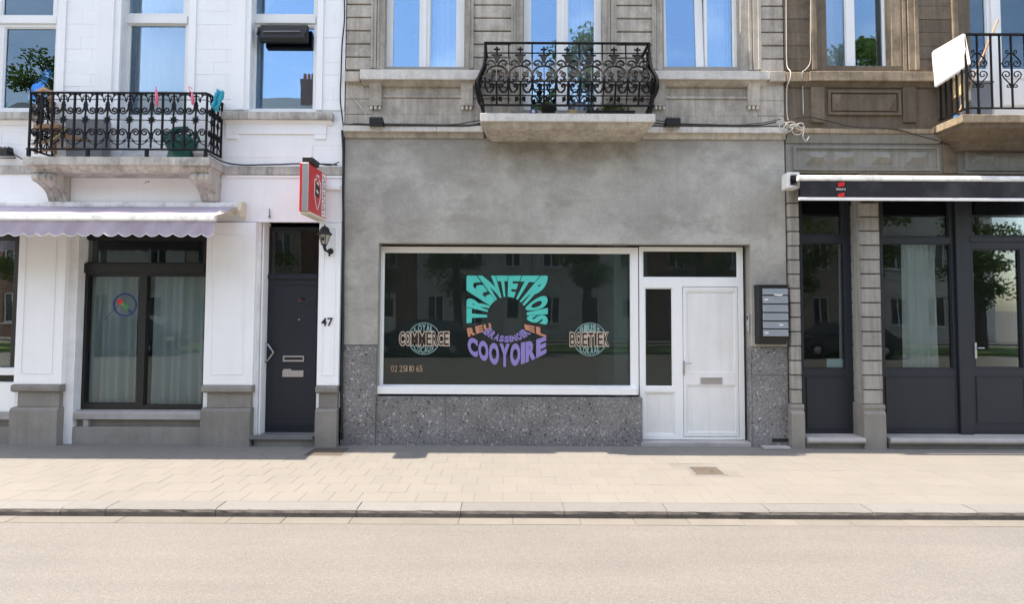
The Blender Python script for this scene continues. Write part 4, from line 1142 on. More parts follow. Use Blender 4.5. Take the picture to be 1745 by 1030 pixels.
for s0 in (iw[0], iw[1]-.13):
    mm = MB(); c = Vector((s0+.065, -.06, (iw[2]+iw[3])/2)); qs = [Vector((s0, -.0185, iw[2])), Vector((s0+.13, -.0185, iw[2])), Vector((s0+.13, -.0185, iw[3])), Vector((s0, -.0185, iw[3]))]
    for i in range(4): mm.poly([qs[i], qs[(i+1) % 4], c])
    obj('diamond_boss', mm, M['brown_stone'], pf)
# ledge and lower frieze
zlb = (Z(1470, 227, -.08), Z(1470, 219, -.08))
obj('ledge', B(XBL+.002, X(1592, 222, -.08), -.08, .02, zlb[0], zlb[1]), M['brown_pale'], bh, bevel=.005)
obj('ledge_moulding', MB().prism([(-.06, zlb[0]-.001), (.01, zlb[0]-.001), (.01, Z(1470, 245)), (-.02, Z(1470, 245))], 'x', XBL+.004, X(1600, 230)), M['grey_panel'], bh, bevel=.004)
obj('fascia', B(XBL+.003, XB1, -.006, .02, shop_t+.001, Z(1470, 246)), M['grey_panel'], bh)
for a, b, ks in ((1352, 1600, (1393, 1441, 1505, 1565)), (1645, 1800, (1680,))):
    q = RC(a, 250, b, 291, -.02)
    pf = raised_panel(bh, 'frieze_panel', q, -.006, M['grey_panel'], proud=.03, t=.03)
    obj('panel_edge', MB().holed(q[0]+.034, q[1]-.034, q[2]+.034, q[3]-.034, -.02, -.004, [(q[0]+.05, q[1]-.05, q[2]+.05, q[3]-.05)]), M['grey_panel'], pf, bevel=.003)
    for kx_ in ks:
        c = P(kx_, 268, -.05); wd, hh = (.16, .10)
        mm = MB(); fb = [Vector((c.x-wd, -.007, c.z-hh)), Vector((c.x+wd, -.007, c.z-hh)), Vector((c.x+wd, -.007, c.z+hh)), Vector((c.x-wd, -.007, c.z+hh))]
        ft_ = [Vector((c.x-wd*.5, -.06, c.z-.004)), Vector((c.x+wd*.5, -.06, c.z-.004)), Vector((c.x+wd*.5, -.06, c.z+.004)), Vector((c.x-wd*.5, -.06, c.z+.004))]
        for i in range(4): mm.quad(fb[i], fb[(i+1) % 4], ft_[(i+1) % 4], ft_[i])
        mm.poly(ft_)
        obj('boss', mm, M['grey_panel'], pf)
obj('pilaster_strip', B(X(1605, 260), X(1630, 260), -.03, .02, shop_t+.002, Z(1618, 232)), M['brown_stone'], bh, bevel=.004)
# rusticated pilasters
def rusticated(x0, x1, ztop, zbase, base_px, nblk):
    p = obj('pilaster', B(x0+.012, x1-.012, -.04, .22, -.05, ztop), M['joint'], bh)
    hgt = (ztop-zbase)/nblk
    for k in range(nblk):
        obj('stone_block', B(x0+random.uniform(-.002, .002), x1+random.uniform(-.002, .002), -.07+random.uniform(-.003, .003), .215, zbase+k*hgt+.008, zbase+(k+1)*hgt-.008), M['pilaster_block'], p, bevel=.007, loc=((x0+x1)/2, -.05, zbase+k*hgt))
    b = MB().prism([(-.10, -.05), (-.10, zbase-.12), (-.075, zbase-.085), (-.09, zbase-.04), (-.085, zbase+.002), (.21, zbase+.002), (.21, -.05)], 'x', x0-.02, x1+.02)
    obj('plinth', b, M['base_stone'], p, bevel=.004)
zpb = Z(1420, 690, -.07)
rusticated(max(X(1341.5, 540, -.07), XBL+.002), X(1364.5, 540, -.07), Z(1350, 322, -.07), zpb, None, 15)
rusticated(X(1469.5, 540, -.07), X(1501.5, 540, -.07), Z(1483, 345, -.07), zpb, None, 14)
# shopfront
YF = 0.16
zf_t = shop_t - .002
def front(name, x0, x1, glasses, panels, zb, cat='window'):
    w = pane_window(bh, name, (x0, x1, zb, zf_t), YF, glasses, M['anthracite'], M['glass_dark'], depth=.07)
    for q in panels:
        obj('lower_panel', B(q[0], q[1], YF-.004, YF+.002, q[2], q[3]), M['anthracite'], w, bevel=.002)
        raised_panel(bh, 'panel_moulding', q, YF-.004, M['anthracite'], proud=.008, t=.014, parent=w)
    return w
zst = Z(1430, 739, YF)
wA = front('shop_window', gb[0][0]+.003, X(1452, 540, YF), [RC(1366, 338, 1434, 400, YF), RC(1368, 414, 1440, 629, YF)], [RC(1374, 642, 1443, 731, YF)], zst)
wB = front('shop_window', gb[1][0]+.003, X(1629, 540, YF), [RC(1504, 338, 1617, 404, YF), RC(1506, 415, 1623, 629, YF)], [RC(1509, 642, 1630, 731, YF)], zst)
obj('post', B(X(1629, 540, YF)+.002, X(1652, 540, YF)-.002, YF-.04, YF+.06, zst-.03, zf_t), M['anthracite'], bh, bevel=.006)
wC = front('shop_door', X(1652, 540, YF), XB1-.31, [RC(1656, 338, 1762, 402, YF), RC(1660, 425, 1741, 628, YF)], [RC(1664, 642, 1746, 722, YF)], zst)
obj('transom', PB(1652, 404, 1790, 412, YF-.02, YF+.002), M['anthracite'], wC, bevel=.003)
h = P(1664, 597, YF-.02)
obj('door_handle', MB().box(h.x-.016, h.x+.016, YF-.012, YF+.002, h.z-.12, h.z+.1).tube([(h.x, YF-.01, h.z+.03), (h.x, YF-.05, h.z+.03), (h.x+.09, YF-.05, h.z+.03)], .009, 8), M['steel'], wC, bevel=.002)
obj('reveal', B(gb[0][1]-.05, gb[0][1]+.004, -.03, .14, -.05, zf_t-.02), M['pilaster_block'], bh, bevel=.004)
for (xa, xb, seed) in ((1425, 1450, 41), (1530, 1557, 42), (1555, 1585, 43), (1735, 1775, 44)):
    m = MB(); curtain(m, X(xa, 540, .4), X(xb, 540, .4), Z(1500, 642, .4), Z(1500, 405, .4), .29, 3, .022, seed, drift=.05)
    obj('curtain', m, M['drape'], bh, smooth=True, fix=False)
obj('notice', MB().box(*RC(1409, 612, 1438, 629, YF+.06)[:2], YF+.06, YF+.062, *RC(1409, 612, 1438, 629, YF+.06)[2:]), plain('paper', (.45, .62, .68), .8), wA)
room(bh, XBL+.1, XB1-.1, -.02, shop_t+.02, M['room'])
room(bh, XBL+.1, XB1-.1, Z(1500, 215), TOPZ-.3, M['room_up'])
for a, b, nm in ((gb[0][0], gb[0][1]-.06, 0), (gb[1][0], XB1-.3, 1)):
    zt2 = zst-.005
    obj('doorstep', MB().prism([(-.11, zt2-.08), (-.13, zt2-.05), (-.12, zt2-.015), (-.10, zt2-.002), (.22, zt2), (.22, zt2-.08)], 'x', a+.025, b), M['pale_step'], bh, bevel=.006)
    obj('step_riser', B(a+.03, b-.004, -.05, .2, -.05, zt2-.081), M['base_stone'], bh)
# balcony
YB3 = -0.55
r = RC(1640, 195, 1760, 208, YB3)
bb = obj('balcony', B(r[0], XB1, YB3, .01, r[2], r[3]), M['brown_pale'], bh, bevel=.006)
m = MB(); frustum(m, (r[0]+.03, XB1-.03, YB3+.03, .01, r[2]-.001), (r[0]+.05, XB1-.05, YB3+.06, .01, r[2]-.06))
frustum(m, (r[0]+.055, XB1-.055, YB3+.07, .01, r[2]-.06), (r[0]+.22, XB1-.22, YB3+.28, .01, r[2]-.16))
frustum(m, (r[0]+.23, XB1-.23, YB3+.30, .01, r[2]-.16), (r[0]+.30, XB1-.3, YB3+.40, .01, r[2]-.26))
obj('balcony_soffit', m, M['brown_stone'], bb, fix=False)
shell(bh, XBL+.003, XB1, TOPZ-.2, M['brown_stone'])

# ================================================================== RAILINGS
def spiral(cx, cz, r0, turns, start, sgn, n=22, r1=.2):
    return [(cx + r0*(1-(1-r1)*i/n)*math.cos(start+sgn*turns*2*PI*i/n), cz + r0*(1-(1-r1)*i/n)*math.sin(start+sgn*turns*2*PI*i/n)) for i in range(n+1)]
def mark(m, pts, r, fn, seg=5): m.tube([fn(u, z) for u, z in pts], r, seg)
def leaf(m, cx, cz, l, w, ang, fn):
    """small solid leaf blade"""
    ca, sa = math.cos(ang), math.sin(ang)
    out = [(0, 0), (.35*l, .5*w), (l, 0), (.35*l, -.5*w)]
    pts = [(cx + a*ca - b*sa, cz + a*sa + b*ca) for a, b in out]
    f, bk = [Vector(fn(u, z)) + Vector((0, -.007, 0)) for u, z in pts], [Vector(fn(u, z)) + Vector((0, .007, 0)) for u, z in pts]
    m.poly(f); m.poly(bk[::-1])
    for i in range(4): m.quad(f[i], bk[i], bk[(i+1) % 4], f[(i+1) % 4])
# ---- left balcony: bars with scrolls and rosettes
YR = YB2 + 0.05
rl, rr_ = X(51, 210, YR), X(352, 210, YR)
z_top, z_r1, z_r2, z_r3, z_bot, z_sl = [Z(200, y, YR) for y in (157, 169.5, 204, 240, 253, 267)]
rail = obj('railing', MB().box(rl, rr_, YR-.02, YR+.02, z_top-.018, z_top).box(rl-.03, rr_+.03, YR-.018, YR+.018, z_bot-.02, z_bot), M['iron'], wh, bevel=.003)
nb = 8; bw_ = (rr_-rl)/nb
def motif_left():
    m = MB(); W = bw_/2; H = z_r2
    fn = lambda u, z: (u, 0, z)
    for sx in (-1, 1):
        # upper U scroll
        up_ = [(sx*.012, z_r1-.03), (sx*.018, z_r1-.09), (sx*.03, z_r1-.16)]
        rs = W*.36; cx, cz = sx*(W*.60), z_r1-.145
        up_ += spiral(cx, cz, rs, 1.45, PI if sx > 0 else 0, 1 if sx > 0 else -1)
        mark(m, up_, .0105, fn)
        # lower scroll, mirrored
        lo = [(sx*.012, z_r3+.02), (sx*.016, z_r3+.07), (sx*.028, z_r3+.12)]
        cz2 = z_r3+.115
        lo += spiral(cx, cz2, rs, 1.45, PI if sx > 0 else 0, -1 if sx > 0 else 1)
        mark(m, lo, .0105, fn)
        # top leafy swags
        mark(m, [(sx*W*.95, z_top-.03), (sx*W*.7, z_top-.035), (sx*W*.5, z_top-.06), (sx*W*.34, z_top-.10), (sx*W*.22, z_top-.085), (sx*W*.30, z_top-.065)], .008, fn)
        leaf(m, sx*W*.55, z_top-.05, .045, .03, PI/2 if sx > 0 else PI/2, fn); leaf(m, sx*W*.35, z_top-.09, .05, .03, -PI/2, fn)
        mark(m, [(sx*W*.9, z_r3-.05), (sx*W*.6, z_r3-.03), (sx*W*.35, z_r3+.0), (sx*W*.28, z_r3+.03)], .007, fn)
        leaf(m, sx*W*.5, z_r3-.02, .045, .03, PI/2+sx*.5, fn)
    for k in range(8):
        leaf(m, 0, z_r2, .06, .03, k*PI/4+.2, fn)
    m.box(-.035, .035, -.008, .008, z_top-.058, z_top-.046); m.box(-.009, .009, -.008, .008, z_bot+.03, z_top-.028)
    m.box(-.03, .03, -.01, .01, z_r1-.078, z_r1-.066); m.box(-.03, .03, -.01, .01, z_r3+.038, z_r3+.05)
    leaf(m, 0, z_bot+.04, .035, .03, -PI/2, fn)
    return m
bar_me = mesh_of(B(-.011, .011, -.011, .011, z_bot-.005, z_top-.005), 'bar', M['iron'], Vector((0, 0, 0)))
mot_me = mesh_of(motif_left(), 'scroll_panel', M['iron'], Vector((0, 0, 0)), fix=False)
for k in range(nb+1): link('bar', bar_me, rail, (rl + bw_*k, YR, 0))
for k in range(nb): link('scroll_panel', mot_me, rail, (rl + bw_*(k+.5), YR, 0))
for zz in (z_r1, z_r2, z_r3): obj('rail', B(rl, rr_, YR-.004, YR+.004, zz-.004, zz+.004), M['iron'], rail)
for k in range(4): 
    xx = rl + (rr_-rl)*k/3; obj('foot', B(xx-.02, xx+.02, YR-.015, YR+.015, z_sl, z_bot-.018), M['iron'], rail)
for xs_, in ((rl,), (rr_,)):      # the two returns to the wall
    for hw, za, zb_ in ((.018, z_top-.018, z_top), (.018, z_bot-.02, z_bot), (.005, z_r1-.004, z_r1+.004), (.005, z_r2-.004, z_r2+.004)):
        obj('return_rail', B(xs_-hw, xs_+hw, YR+.021, -.02, za, zb_), M['iron'], rail)
    link('bar', bar_me, rail, (xs_, -.03, 0)); link('bar', bar_me, rail, (xs_, (YR-.03)/2, 0))
    so = link('scroll_panel', mot_me, rail, (xs_, YR+.13, 0), (0, 0, PI/2)); so.scale = (.62, 1, 1)
    so = link('scroll_panel', mot_me, rail, (xs_, -.13, 0), (0, 0, PI/2)); so.scale = (.62, 1, 1)
# ---- centre balcony: bellied cast-iron railing
YR2 = YBF + 0.07
cl, cr = X(827, 75, YR2), X(1106, 75, YR2)
t_top, t_a, t_b, t_c, t_bot, t_sl = [Z(966, y, YR2) for y in (72, 88, 145, 166, 180, 193)]
def belly(z):
    t = (t_top - z)/(t_top - t_sl)
    return -.13*math.exp(-((t-.60)/.22)**2) - .03*max(0, 1-abs(t-.95)/.1)
def fnb(u, z): return (u, belly(z), z)
nb2 = 7; bw2 = (cr-cl)/nb2
rail2 = obj('railing', MB().box(cl-.015, cr+.015, YR2-.02, YR2+.02, t_top-.02, t_top).box(cl-.06, cr+.06, YR2+belly(t_bot)-.015, YR2+belly(t_bot)+.02, t_bot-.018, t_bot+.004), M['iron'], gh, bevel=.003)
def motif_mid():
    m = MB(); W = bw2/2; hc = (t_a+t_b)/2 - .02
    # arrow-like heads with cross
    for k, (u, s_) in enumerate(((0, 1),)):
        pts = [(u-.05, t_a-.055), (u+.05, t_a-.055), (u+.012, t_a-.16), (u-.012, t_a-.16)]
        f = [Vector(fnb(a, b)) + Vector((0, -.012, 0)) for a, b in pts]; bk = [Vector(fnb(a, b)) + Vector((0, .012, 0)) for a, b in pts]
        m.poly(f); m.poly(bk[::-1])
        for i in range(4): m.quad(f[i], bk[i], bk[(i+1) % 4], f[(i+1) % 4])
    mark(m, [(0, t_a+.06), (0, t_a-.07)], .0145, fnb); mark(m, [(-.04, t_a+.03), (.04, t_a+.03)], .013, fnb); mark(m, [(-.07, t_a-.05), (.07, t_a-.05)], .013, fnb)
    zb_ = t_b + .02
    for sx in (-1, 1):
        # big arcs over the bay
        A = [(sx*W*.98*math.sin(q), hc-.12 + (.16)*math.cos(q)) for q in [PI*.5*i/10 for i in range(11)]]
        A += [(sx*W*.96, hc-.16), (sx*W*.86, hc-.21), (sx*W*.66, hc-.235), (sx*W*.55, hc-.20), (sx*W*.62, hc-.175)]
        mark(m, A, .0145, fnb)
        # upper curls leaving the bay edge
        mark(m, [(sx*W*.05, hc+.04), (sx*W*.25, hc+.10), (sx*W*.5, hc+.125), (sx*W*.75, hc+.11), (sx*W*.86, hc+.075), (sx*W*.76, hc+.05), (sx*W*.66, hc+.07)], .0145, fnb)
        # inner tendrils
        mark(m, spiral(sx*W*.42, hc-.11, W*.26, 1.2, PI/2, sx, 16), .012, fnb)
        leaf(m, sx*W*.45, hc-.03, 0.078, 0.058, -PI/2+sx*.6, fnb); leaf(m, sx*W*.75, hc-.13, 0.078, 0.065, PI-sx*.3, fnb)
        leaf(m, sx*W*.3, hc-.22, 0.091, 0.065, PI/2, fnb); leaf(m, sx*W*.62, hc+.02, 0.078, 0.065, sx*.4+PI/2, fnb)
        # lower U scrolls
        Lw = [(sx*W*.98, t_b-.01), (sx*W*.93, t_b-.08), (sx*W*.75, t_b-.125), (sx*W*.5, t_b-.13), (sx*W*.28, t_b-.10)]
        Lw += spiral(sx*W*.42, t_b-.055, W*.20, 1.0, PI+.6 if sx > 0 else -.6, -sx, 12)
        mark(m, Lw, .0145, fnb)
        leaf(m, sx*W*.2, t_c-.01, 0.078, 0.065, -PI/2+sx*.5, fnb)
    mark(m, [(0, hc+.04), (0, t_b)], .008, fnb)
    mark(m, [(-W*.5, hc-.25), (W*.5, hc-.25)], .012, fnb)
    mark(m, [(0, t_b), (0, t_bot)], .0145, fnb)
    return m
mm_me = mesh_of(motif_mid(), 'scroll_panel', M['iron'], Vector((0, 0, 0)), fix=False)
bz = [t_top-.01 - (t_top-t_bot)*i/16 for i in range(17)]
bb_me = mesh_of(MB().tube([fnb(0, z) for z in bz], .010, 5), 'bar', M['iron'], Vector((0, 0, 0)), fix=False)
cb_me = mesh_of(MB().tube([fnb(0, z) for z in bz] + [fnb(0, t_sl)], .019, 6), 'corner_post', M['iron'], Vector((0, 0, 0)), fix=False)
for k in range(nb2): link('scroll_panel', mm_me, rail2, (cl + bw2*(k+.5), YR2, 0))
for k in range(1, nb2): link('bar', bb_me, rail2, (cl + bw2*k, YR2, 0))
for zz in (t_a-.02, t_b, t_c): obj('rail', MB().tube([(cl-.03, YR2+belly(zz), zz), (cr+.03, YR2+belly(zz), zz)], .009, 5), M['iron'], rail2)
for sx, xc in ((-1, cl), (1, cr)):
    link('corner_post', cb_me, rail2, (xc, YR2, 0), (0, 0, sx*PI/4*1.0))
    # side panels, bellied outwards
    for yk in (.12, .33):
        o = link('scroll_panel', mm_me, rail2, (xc, YR2+yk, 0), (0, 0, sx*PI/2)); o.scale = (.62, 1, 1)
    obj('return_rail', B(xc-.018, xc+.018, YR2+.021, -.02, t_top-.02, t_top), M['iron'], rail2)
    obj('return_rail', B(xc-.016+sx*.04, xc+.016+sx*.04, YR2, -.02, t_bot-.016, t_bot), M['iron'], rail2)
# ---- right balcony: plain bars with heart scrolls
YR3 = YB3 + 0.05
b0 = X(1646, 100, YR3)
q_top, q_bot = Z(1700, 57, YR3), Z(1700, 183, YR3)
rail3 = obj('railing', MB().box(b0, XB1, YR3-.02, YR3+.02, q_top-.025, q_top).box(b0, XB1, YR3-.015, YR3+.015, q_bot-.02, q_bot), M['iron'], bh, bevel=.003)
hb_me = mesh_of(B(-.009, .009, -.009, .009, q_bot-.01, q_top-.01), 'bar', M['iron'], Vector((0, 0, 0)))
sp3 = X(1724, 120, YR3) - X(1666, 120, YR3)
def heart():
    m = MB(); c = (q_top+q_bot)/2 + .02; fn = lambda u, z: (u, 0, z)
    for sx in (-1, 1):
        for sz in (-1, 1):
            a = [(0, c+sz*.245), (sx*.03, c+sz*.225), (sx*.09, c+sz*.17), (sx*.115, c+sz*.12)]
            a = [(sx*.0, c+sz*.23), (sx*.05, c+sz*.18), (sx*.105, c+sz*.12)] + spiral(sx*.068, c+sz*0.078, 0.058, 1.1, 0 if sx > 0 else PI, -sz*sx, 16)
            mark(m, a, .008, fn)
            mark(m, [(0, c+sz*.20)] + spiral(sx*.05, c+sz*.235, .032, 1.1, PI*1.2 if sx > 0 else -PI*.2, sz*sx if sz > 0 else sz*sx, 14), .007, fn)
    return m
ht_me = mesh_of(heart(), 'heart_scroll', M['iron'], Vector((0, 0, 0)), fix=False)
for k in range(5):
    xx = X(1666, 120, YR3) + sp3*k
    if xx < XB1: link('bar', hb_me, rail3, (xx, YR3, 0)); link('heart_scroll', ht_me, rail3, (xx, YR3, 0))
    for u in (.40, .66):
        if xx + sp3*u < XB1: link('bar', hb_me, rail3, (xx + sp3*u, YR3, 0))
obj('corner_post', B(b0-.012, b0+.012, YR3-.012, YR3+.012, r[3], q_top), M['iron'], rail3)
obj('corner_post', B(X(1666, 120, YR3)-.015, X(1666, 120, YR3)+.015, YR3-.012, YR3+.012, r[3], q_bot), M['iron'], rail3)
for k in range(5): link('bar', hb_me, rail3, (b0, YR3 + (.5)*(k+.8)/5.2, 0))
obj('return_rail', B(b0-.018, b0+.018, YR3+.021, -.01, q_top-.025, q_top), M['iron'], rail3)
obj('return_rail', B(b0-.015, b0+.015, YR3+.021, -.01, q_bot-.02, q_bot), M['iron'], rail3)

# ================================================================== THINGS ON THE FACADES
# ---- lilac awning
YA = -0.80
aw = thing('awning', (X(150, 400, YA), YA/2, Z(150, 403, YA)), 'half-open lilac awning with scalloped valance over the left shop window', 'awning')
zb0, zf0 = Z(200, 352, -.06), Z(200, 377, YA)
xL, xR, xRw = XW0-.3, X(367, 390, YA), X(408, 352, -.1)
zc0, zc1 = Z(200, 357, -.06), Z(200, 345, -.06)
obj('cassette', MB().prism([(-.02, zc0), (-.12, zc0), (-.14, zc0+.03), (-.14, zc1-.02), (-.11, zc1), (-.02, zc1)], 'x', xL, xRw), M['aluminium'], aw, bevel=.006)
fb_ = MB(); n = 30; mrow = 6; base = 0
for j in range(mrow+1):
    t = j/mrow
    for i in range(n+1):
        u = i/n; xr = xRw-.06 + (xR-.01-(xRw-.06))*t
        sag = -.02*math.sin(PI*t) + .004*math.sin(u*40)
        fb_.v.append(Vector((xL + (xr-xL)*u, -.12 + (YA+.12)*t, zb0-.012 + (zf0+.075-zb0+.012)*t + sag)))
for j in range(mrow):
    for i in range(n): a = j*(n+1)+i; fb_.f.append((a, a+1, a+n+2, a+n+1))
obj('canopy', fb_, M['awning_lilac'], aw, smooth=True, fix=False)
obj('front_bar', MB().prism([(YA+.03, zf0), (YA-.025, zf0), (YA-.035, zf0+.02), (YA-.03, zf0+.075), (YA+.0, zf0+.09), (YA+.03, zf0+.08)], 'x', xL, xR), M['aluminium'], aw, bevel=.006)
vl = MB(); zv = Z(200, 400, YA); per = .172; n = int((xR-xL)/per*10); 
for j in range(4):
    for i in range(n+1):
        x_ = xR - (xR-xL)*i/n; ph = ((xR-x_)/per) % 1.0
        zbot = zv + .018 - .04*math.sin(PI*ph)
        t = j/3; zz = zf0-.002 + (zbot-zf0)*t
        vl.v.append(Vector((x_, YA-.012 + .012*t*math.sin(x_*9)+.006*math.sin(x_*23+t*2), zz)))
for j in range(3):
    for i in range(n): a = j*(n+1)+i; vl.f.append((a, a+1, a+n+2, a+n+1))
va = obj('valance', vl, M['awning_lilac'], aw, smooth=True, fix=False)
tr = MB(); tr.tube([tuple(vl.v[3*(n+1)+i] + Vector((0, -.001, -.002))) for i in range(n+1)], .0045, 4); obj('valance_trim', tr, M['decal_white'], va, fix=False)
obj('end_bracket', MB().prism([(-.02, zc0-.11), (-.10, zc0-.10), (-.16, zc0-.02), (-.16, zc1), (-.12, zc1+.012), (-.02, zc1+.012)], 'x', xRw+.001, xRw+.06), M['cream'], aw, bevel=.008)
obj('folding_arm', MB().tube([(xRw-.05, -.12, zc0-.05), (xRw-.10, YA*.5, zc0-.08), (xR-.05, YA+.03, zf0+.02)], .022, 8), M['cream'], aw, smooth=True)
# ---- black awning
YA2 = -0.46
a2 = thing('awning', (X(1560, 340, YA2), YA2/2, Z(1560, 342, YA2)), 'rolled-in awning with black valance above the right anthracite shopfront', 'awning')
x0 = X(1364, 320, YA2); x1 = XB1 - .05
zA, zB, zC, zD = Z(1550, 299, YA2), Z(1550, 309, YA2), Z(1550, 338, YA2), Z(1550, 342.5, YA2)
obj('cassette', MB().prism([(-.045, zA-.02), (-.045, zA+.05), (-.10, zA+.06), (YA2*.8, zA+.012), (YA2*.85, zA-.03), (-.10, zA-.07)], 'x', x0+.02, x1), M['grey_panel'], a2, bevel=.006)
obj('front_bar', MB().prism([(YA2+.05, zB), (YA2-.01, zB), (YA2-.02, zB+.02), (YA2-.015, zA-.01), (YA2+.01, zA), (YA2+.05, zA-.005)], 'x', x0-.03, x1), M['aluminium'], a2, bevel=.006)
vb = MB(); n = 60
for j in range(4):
    for i in range(n+1):
        x_ = x0 + (x1-x0)*i/n; t = j/3
        vb.v.append(Vector((x_, YA2 - .004 + .008*t*math.sin(x_*5+1) + .004*math.sin(x_*17), zB + (zC-zB)*t)))
for j in range(3):
    for i in range(n): a = j*(n+1)+i; vb.f.append((a, a+1, a+n+2, a+n+1))
vb_o = obj('valance', vb, M['awning_black'], a2, smooth=True, fix=False)
obj('valance_trim', B(x0-.03, x1, YA2-.016, YA2+.004, zD, zC+.004), M['decal_white'], a2, bevel=.003)
for ya, yb in ((309.5, 319), (328, 337)):
    q = RC(1428, ya, 1439, yb, YA2-.018)
    m = MB(); m.quad((q[0], YA2-.018, q[2]), (q[1], YA2-.018, q[2]+.02), (q[1], YA2-.018, q[3]), (q[0], YA2-.018, q[3]-.02)); obj('red_print', m, M['red'], vb_o, fix=False)
m = MB(); q = RC(1425, 321, 1441, 324, YA2-.018); word(m, 'nosdra', lambda u, v: (q[0]+(q[1]-q[0])*u, YA2-.018, q[2]+(q[3]-q[2])*v), 0, .15); obj('printed_word', m, M['decal_white'], vb_o, fix=False)
e = RC(1341, 294, 1362, 321, YA2+.16)
obj('end_bracket', MB().holed(e[0], e[1], e[2], e[3], -.32, -.14, [(e[0]+.04, e[1]-.02, e[2]+.04, e[3]-.04)]), M['aluminium'], a2, bevel=.008)
obj('arm_joint', B(e[0]+.06, e[1]+.10, YA2+.06, -.18, e[2]+.09, e[3]-.07), M['black_plastic'], a2, bevel=.008)
# ---- red projecting sign
sx0, sx1 = X(510, 320, -.76), X(526, 320, -.76)
sz0, sz1 = Z(518, 360, -.76), Z(518, 277, -.76)
sg = thing('projecting_sign', ((sx0+sx1)/2, -.5, sz0), 'red illuminated box sign with white shield jutting over the dark door', 'sign')
YS0, YS1 = -.76, -.08
obj('sign_box', B(sx0, sx1, YS0, YS1, sz0, sz1), M['red'], sg, bevel=.008)
obj('front_strip', B(sx0+.035, sx1-.004, YS0-.006, YS0+.002, sz0+.002, sz1-.002), M['steel'], sg, bevel=.002)
obj('bottom_tray', B(sx0+.006, sx1+.006, YS0+.02, YS1-.02, sz0-.03, sz0+.004), M['cream'], sg, bevel=.004)
xf_ = sx1 + .0015
def face(u, v, k=0): return (xf_ + .0012*k, YS0 + (YS1-YS0)*u, sz0 + (sz1-sz0)*v)
m = MB(); m.quad(face(.74, .03), face(.95, .03), face(.95, .97), face(.74, .97)); obj('white_band', m, M['decal_white'], sg, fix=False)
sh = [(.40, .86), (.40, .78), (.28, .72), (.30, .40), (.36, .25), (.48, .10), (.60, .25), (.66, .40), (.68, .72), (.56, .78), (.56, .86)]
m = MB(); c = (.48, .5)
for i in range(len(sh)):
    a, b = sh[i], sh[(i+1) % len(sh)]; ia, ib = [(c[0]+(p[0]-c[0])*.82, c[1]+(p[1]-c[1])*.9) for p in (a, b)]
    m.quad(face(*a, 1), face(*b, 1), face(*ib, 1), face(*ia, 1))
obj('shield_outline', m, M['decal_white'], sg, fix=False)
m = MB(); m.poly([face(u, v, 1) for u, v in ((.36, .42), (.56, .38), (.60, .52), (.58, .66), (.52, .64), (.40, .68), (.37, .58))]); obj('shield_figure', m, M['decal_black'], sg, fix=False)
m = MB(); m.poly([face(u, v, 2) for u, v in ((.42, .66), (.46, .72), (.54, .70), (.55, .62), (.51, .66))]); m.poly([face(u, v, 2) for u, v in ((.40, .50), (.52, .46), (.54, .50), (.42, .55))]); obj('shield_detail', m, M['decal_white'], sg, fix=False)
m = MB(); rs_ = random.Random(5)
for k in range(11):      # vertical lettering too small to read
    v0 = .08 + .078*k; m.quad(face(.78, v0, 1), face(.90, v0+.008, 1), face(.90, v0+.024, 1), face(.78, v0+.02, 1))
    if k % 3: m.quad(face(.78, v0+.03, 1), face(.835, v0+.03, 1), face(.835, v0+.055, 1), face(.78, v0+.055, 1))
    if k % 2: m.quad(face(.86, v0+.028, 1), face(.905, v0+.028, 1), face(.905, v0+.058, 1), face(.86, v0+.058, 1))
obj('band_lettering', m, M['decal_black'], sg, fix=False)
obj('top_housing', B(sx0+.02, sx1+.03, YS0+.02, YS0+.30, sz1+.001, sz1+.085), M['black_plastic'], sg, bevel=.012)
for zz in (sz1-.16, sz0+.14): obj('wall_arm', MB().tube([(sx0+.05, YS1-.01, zz), (sx0+.05, -.02, zz)], .022, 8), M['white_cable'], sg)
obj('wall_arm', B(sx0+.02, sx0+.3, -.06, -.022, sz1-.20, sz1-.14), M['white'], sg, bevel=.004)
# ---- wall lantern
lc = P(553, 405, YP-.12)
ln = thing('wall_lantern', (lc.x, YP-.08, lc.z-.25), 'small black carriage lantern on the narrow white pilaster below the red sign', 'lamp')
z0 = lc.z
obj('roof', MB().lathe([(.125, 0), (.12, .018), (.085, .05), (.07, .10), (.045, .13), (.012, .14), (.012, .165)], (lc.x, YP-.13, z0+.05), 6), M['black_plastic'], ln)
obj('glass_body', MB().lathe([(.045, 0), (.09, .15)], (lc.x, YP-.13, z0-.10), 6), surf('lantern_glass', (.42, .38, .33), .3, var=.1, bump=.05), ln)
for k in range(6):
    an = 2*PI*k/6
    obj('bar', MB().tube([(lc.x+.046*math.cos(an), YP-.13+.046*math.sin(an), z0-.10), (lc.x+.092*math.cos(an), YP-.13+.092*math.sin(an), z0+.05)], .006, 5), M['black_plastic'], ln)
obj('bulb', MB().lathe([(.01, 0), (.025, .02), (.02, .05), (.005, .06)], (lc.x, YP-.235+.02, z0-.05), 8), M['black_plastic'], ln)
obj('base', MB().lathe([(.02, 0), (.05, .02), (.045, .03)], (lc.x, YP-.13, z0-.13), 8), M['black_plastic'], ln)
obj('arm', MB().tube([(lc.x, YP-.13, z0-.13), (lc.x+.01, YP-.12, z0-.19), (lc.x+.04, YP-.08, z0-.21), (lc.x+.06, YP-.01, z0-.19)], [.03, .022, .02, .028], 8), M['black_plastic'], ln, smooth=True)
obj('wall_plate', MB().lathe([(.05, 0), (.045, -.02), (.02, -.03)], (lc.x+.06, YP-.001, z0-.20), 12, 'y'), M['black_plastic'], ln)
obj('finial', MB().lathe([(.006, 0), (.02, .025), (.01, .05)], (lc.x+.055, YP-.04, z0-.29), 8), M['black_plastic'], ln)
ln.scale = (.85, .85, .85); ln.location.z += .03
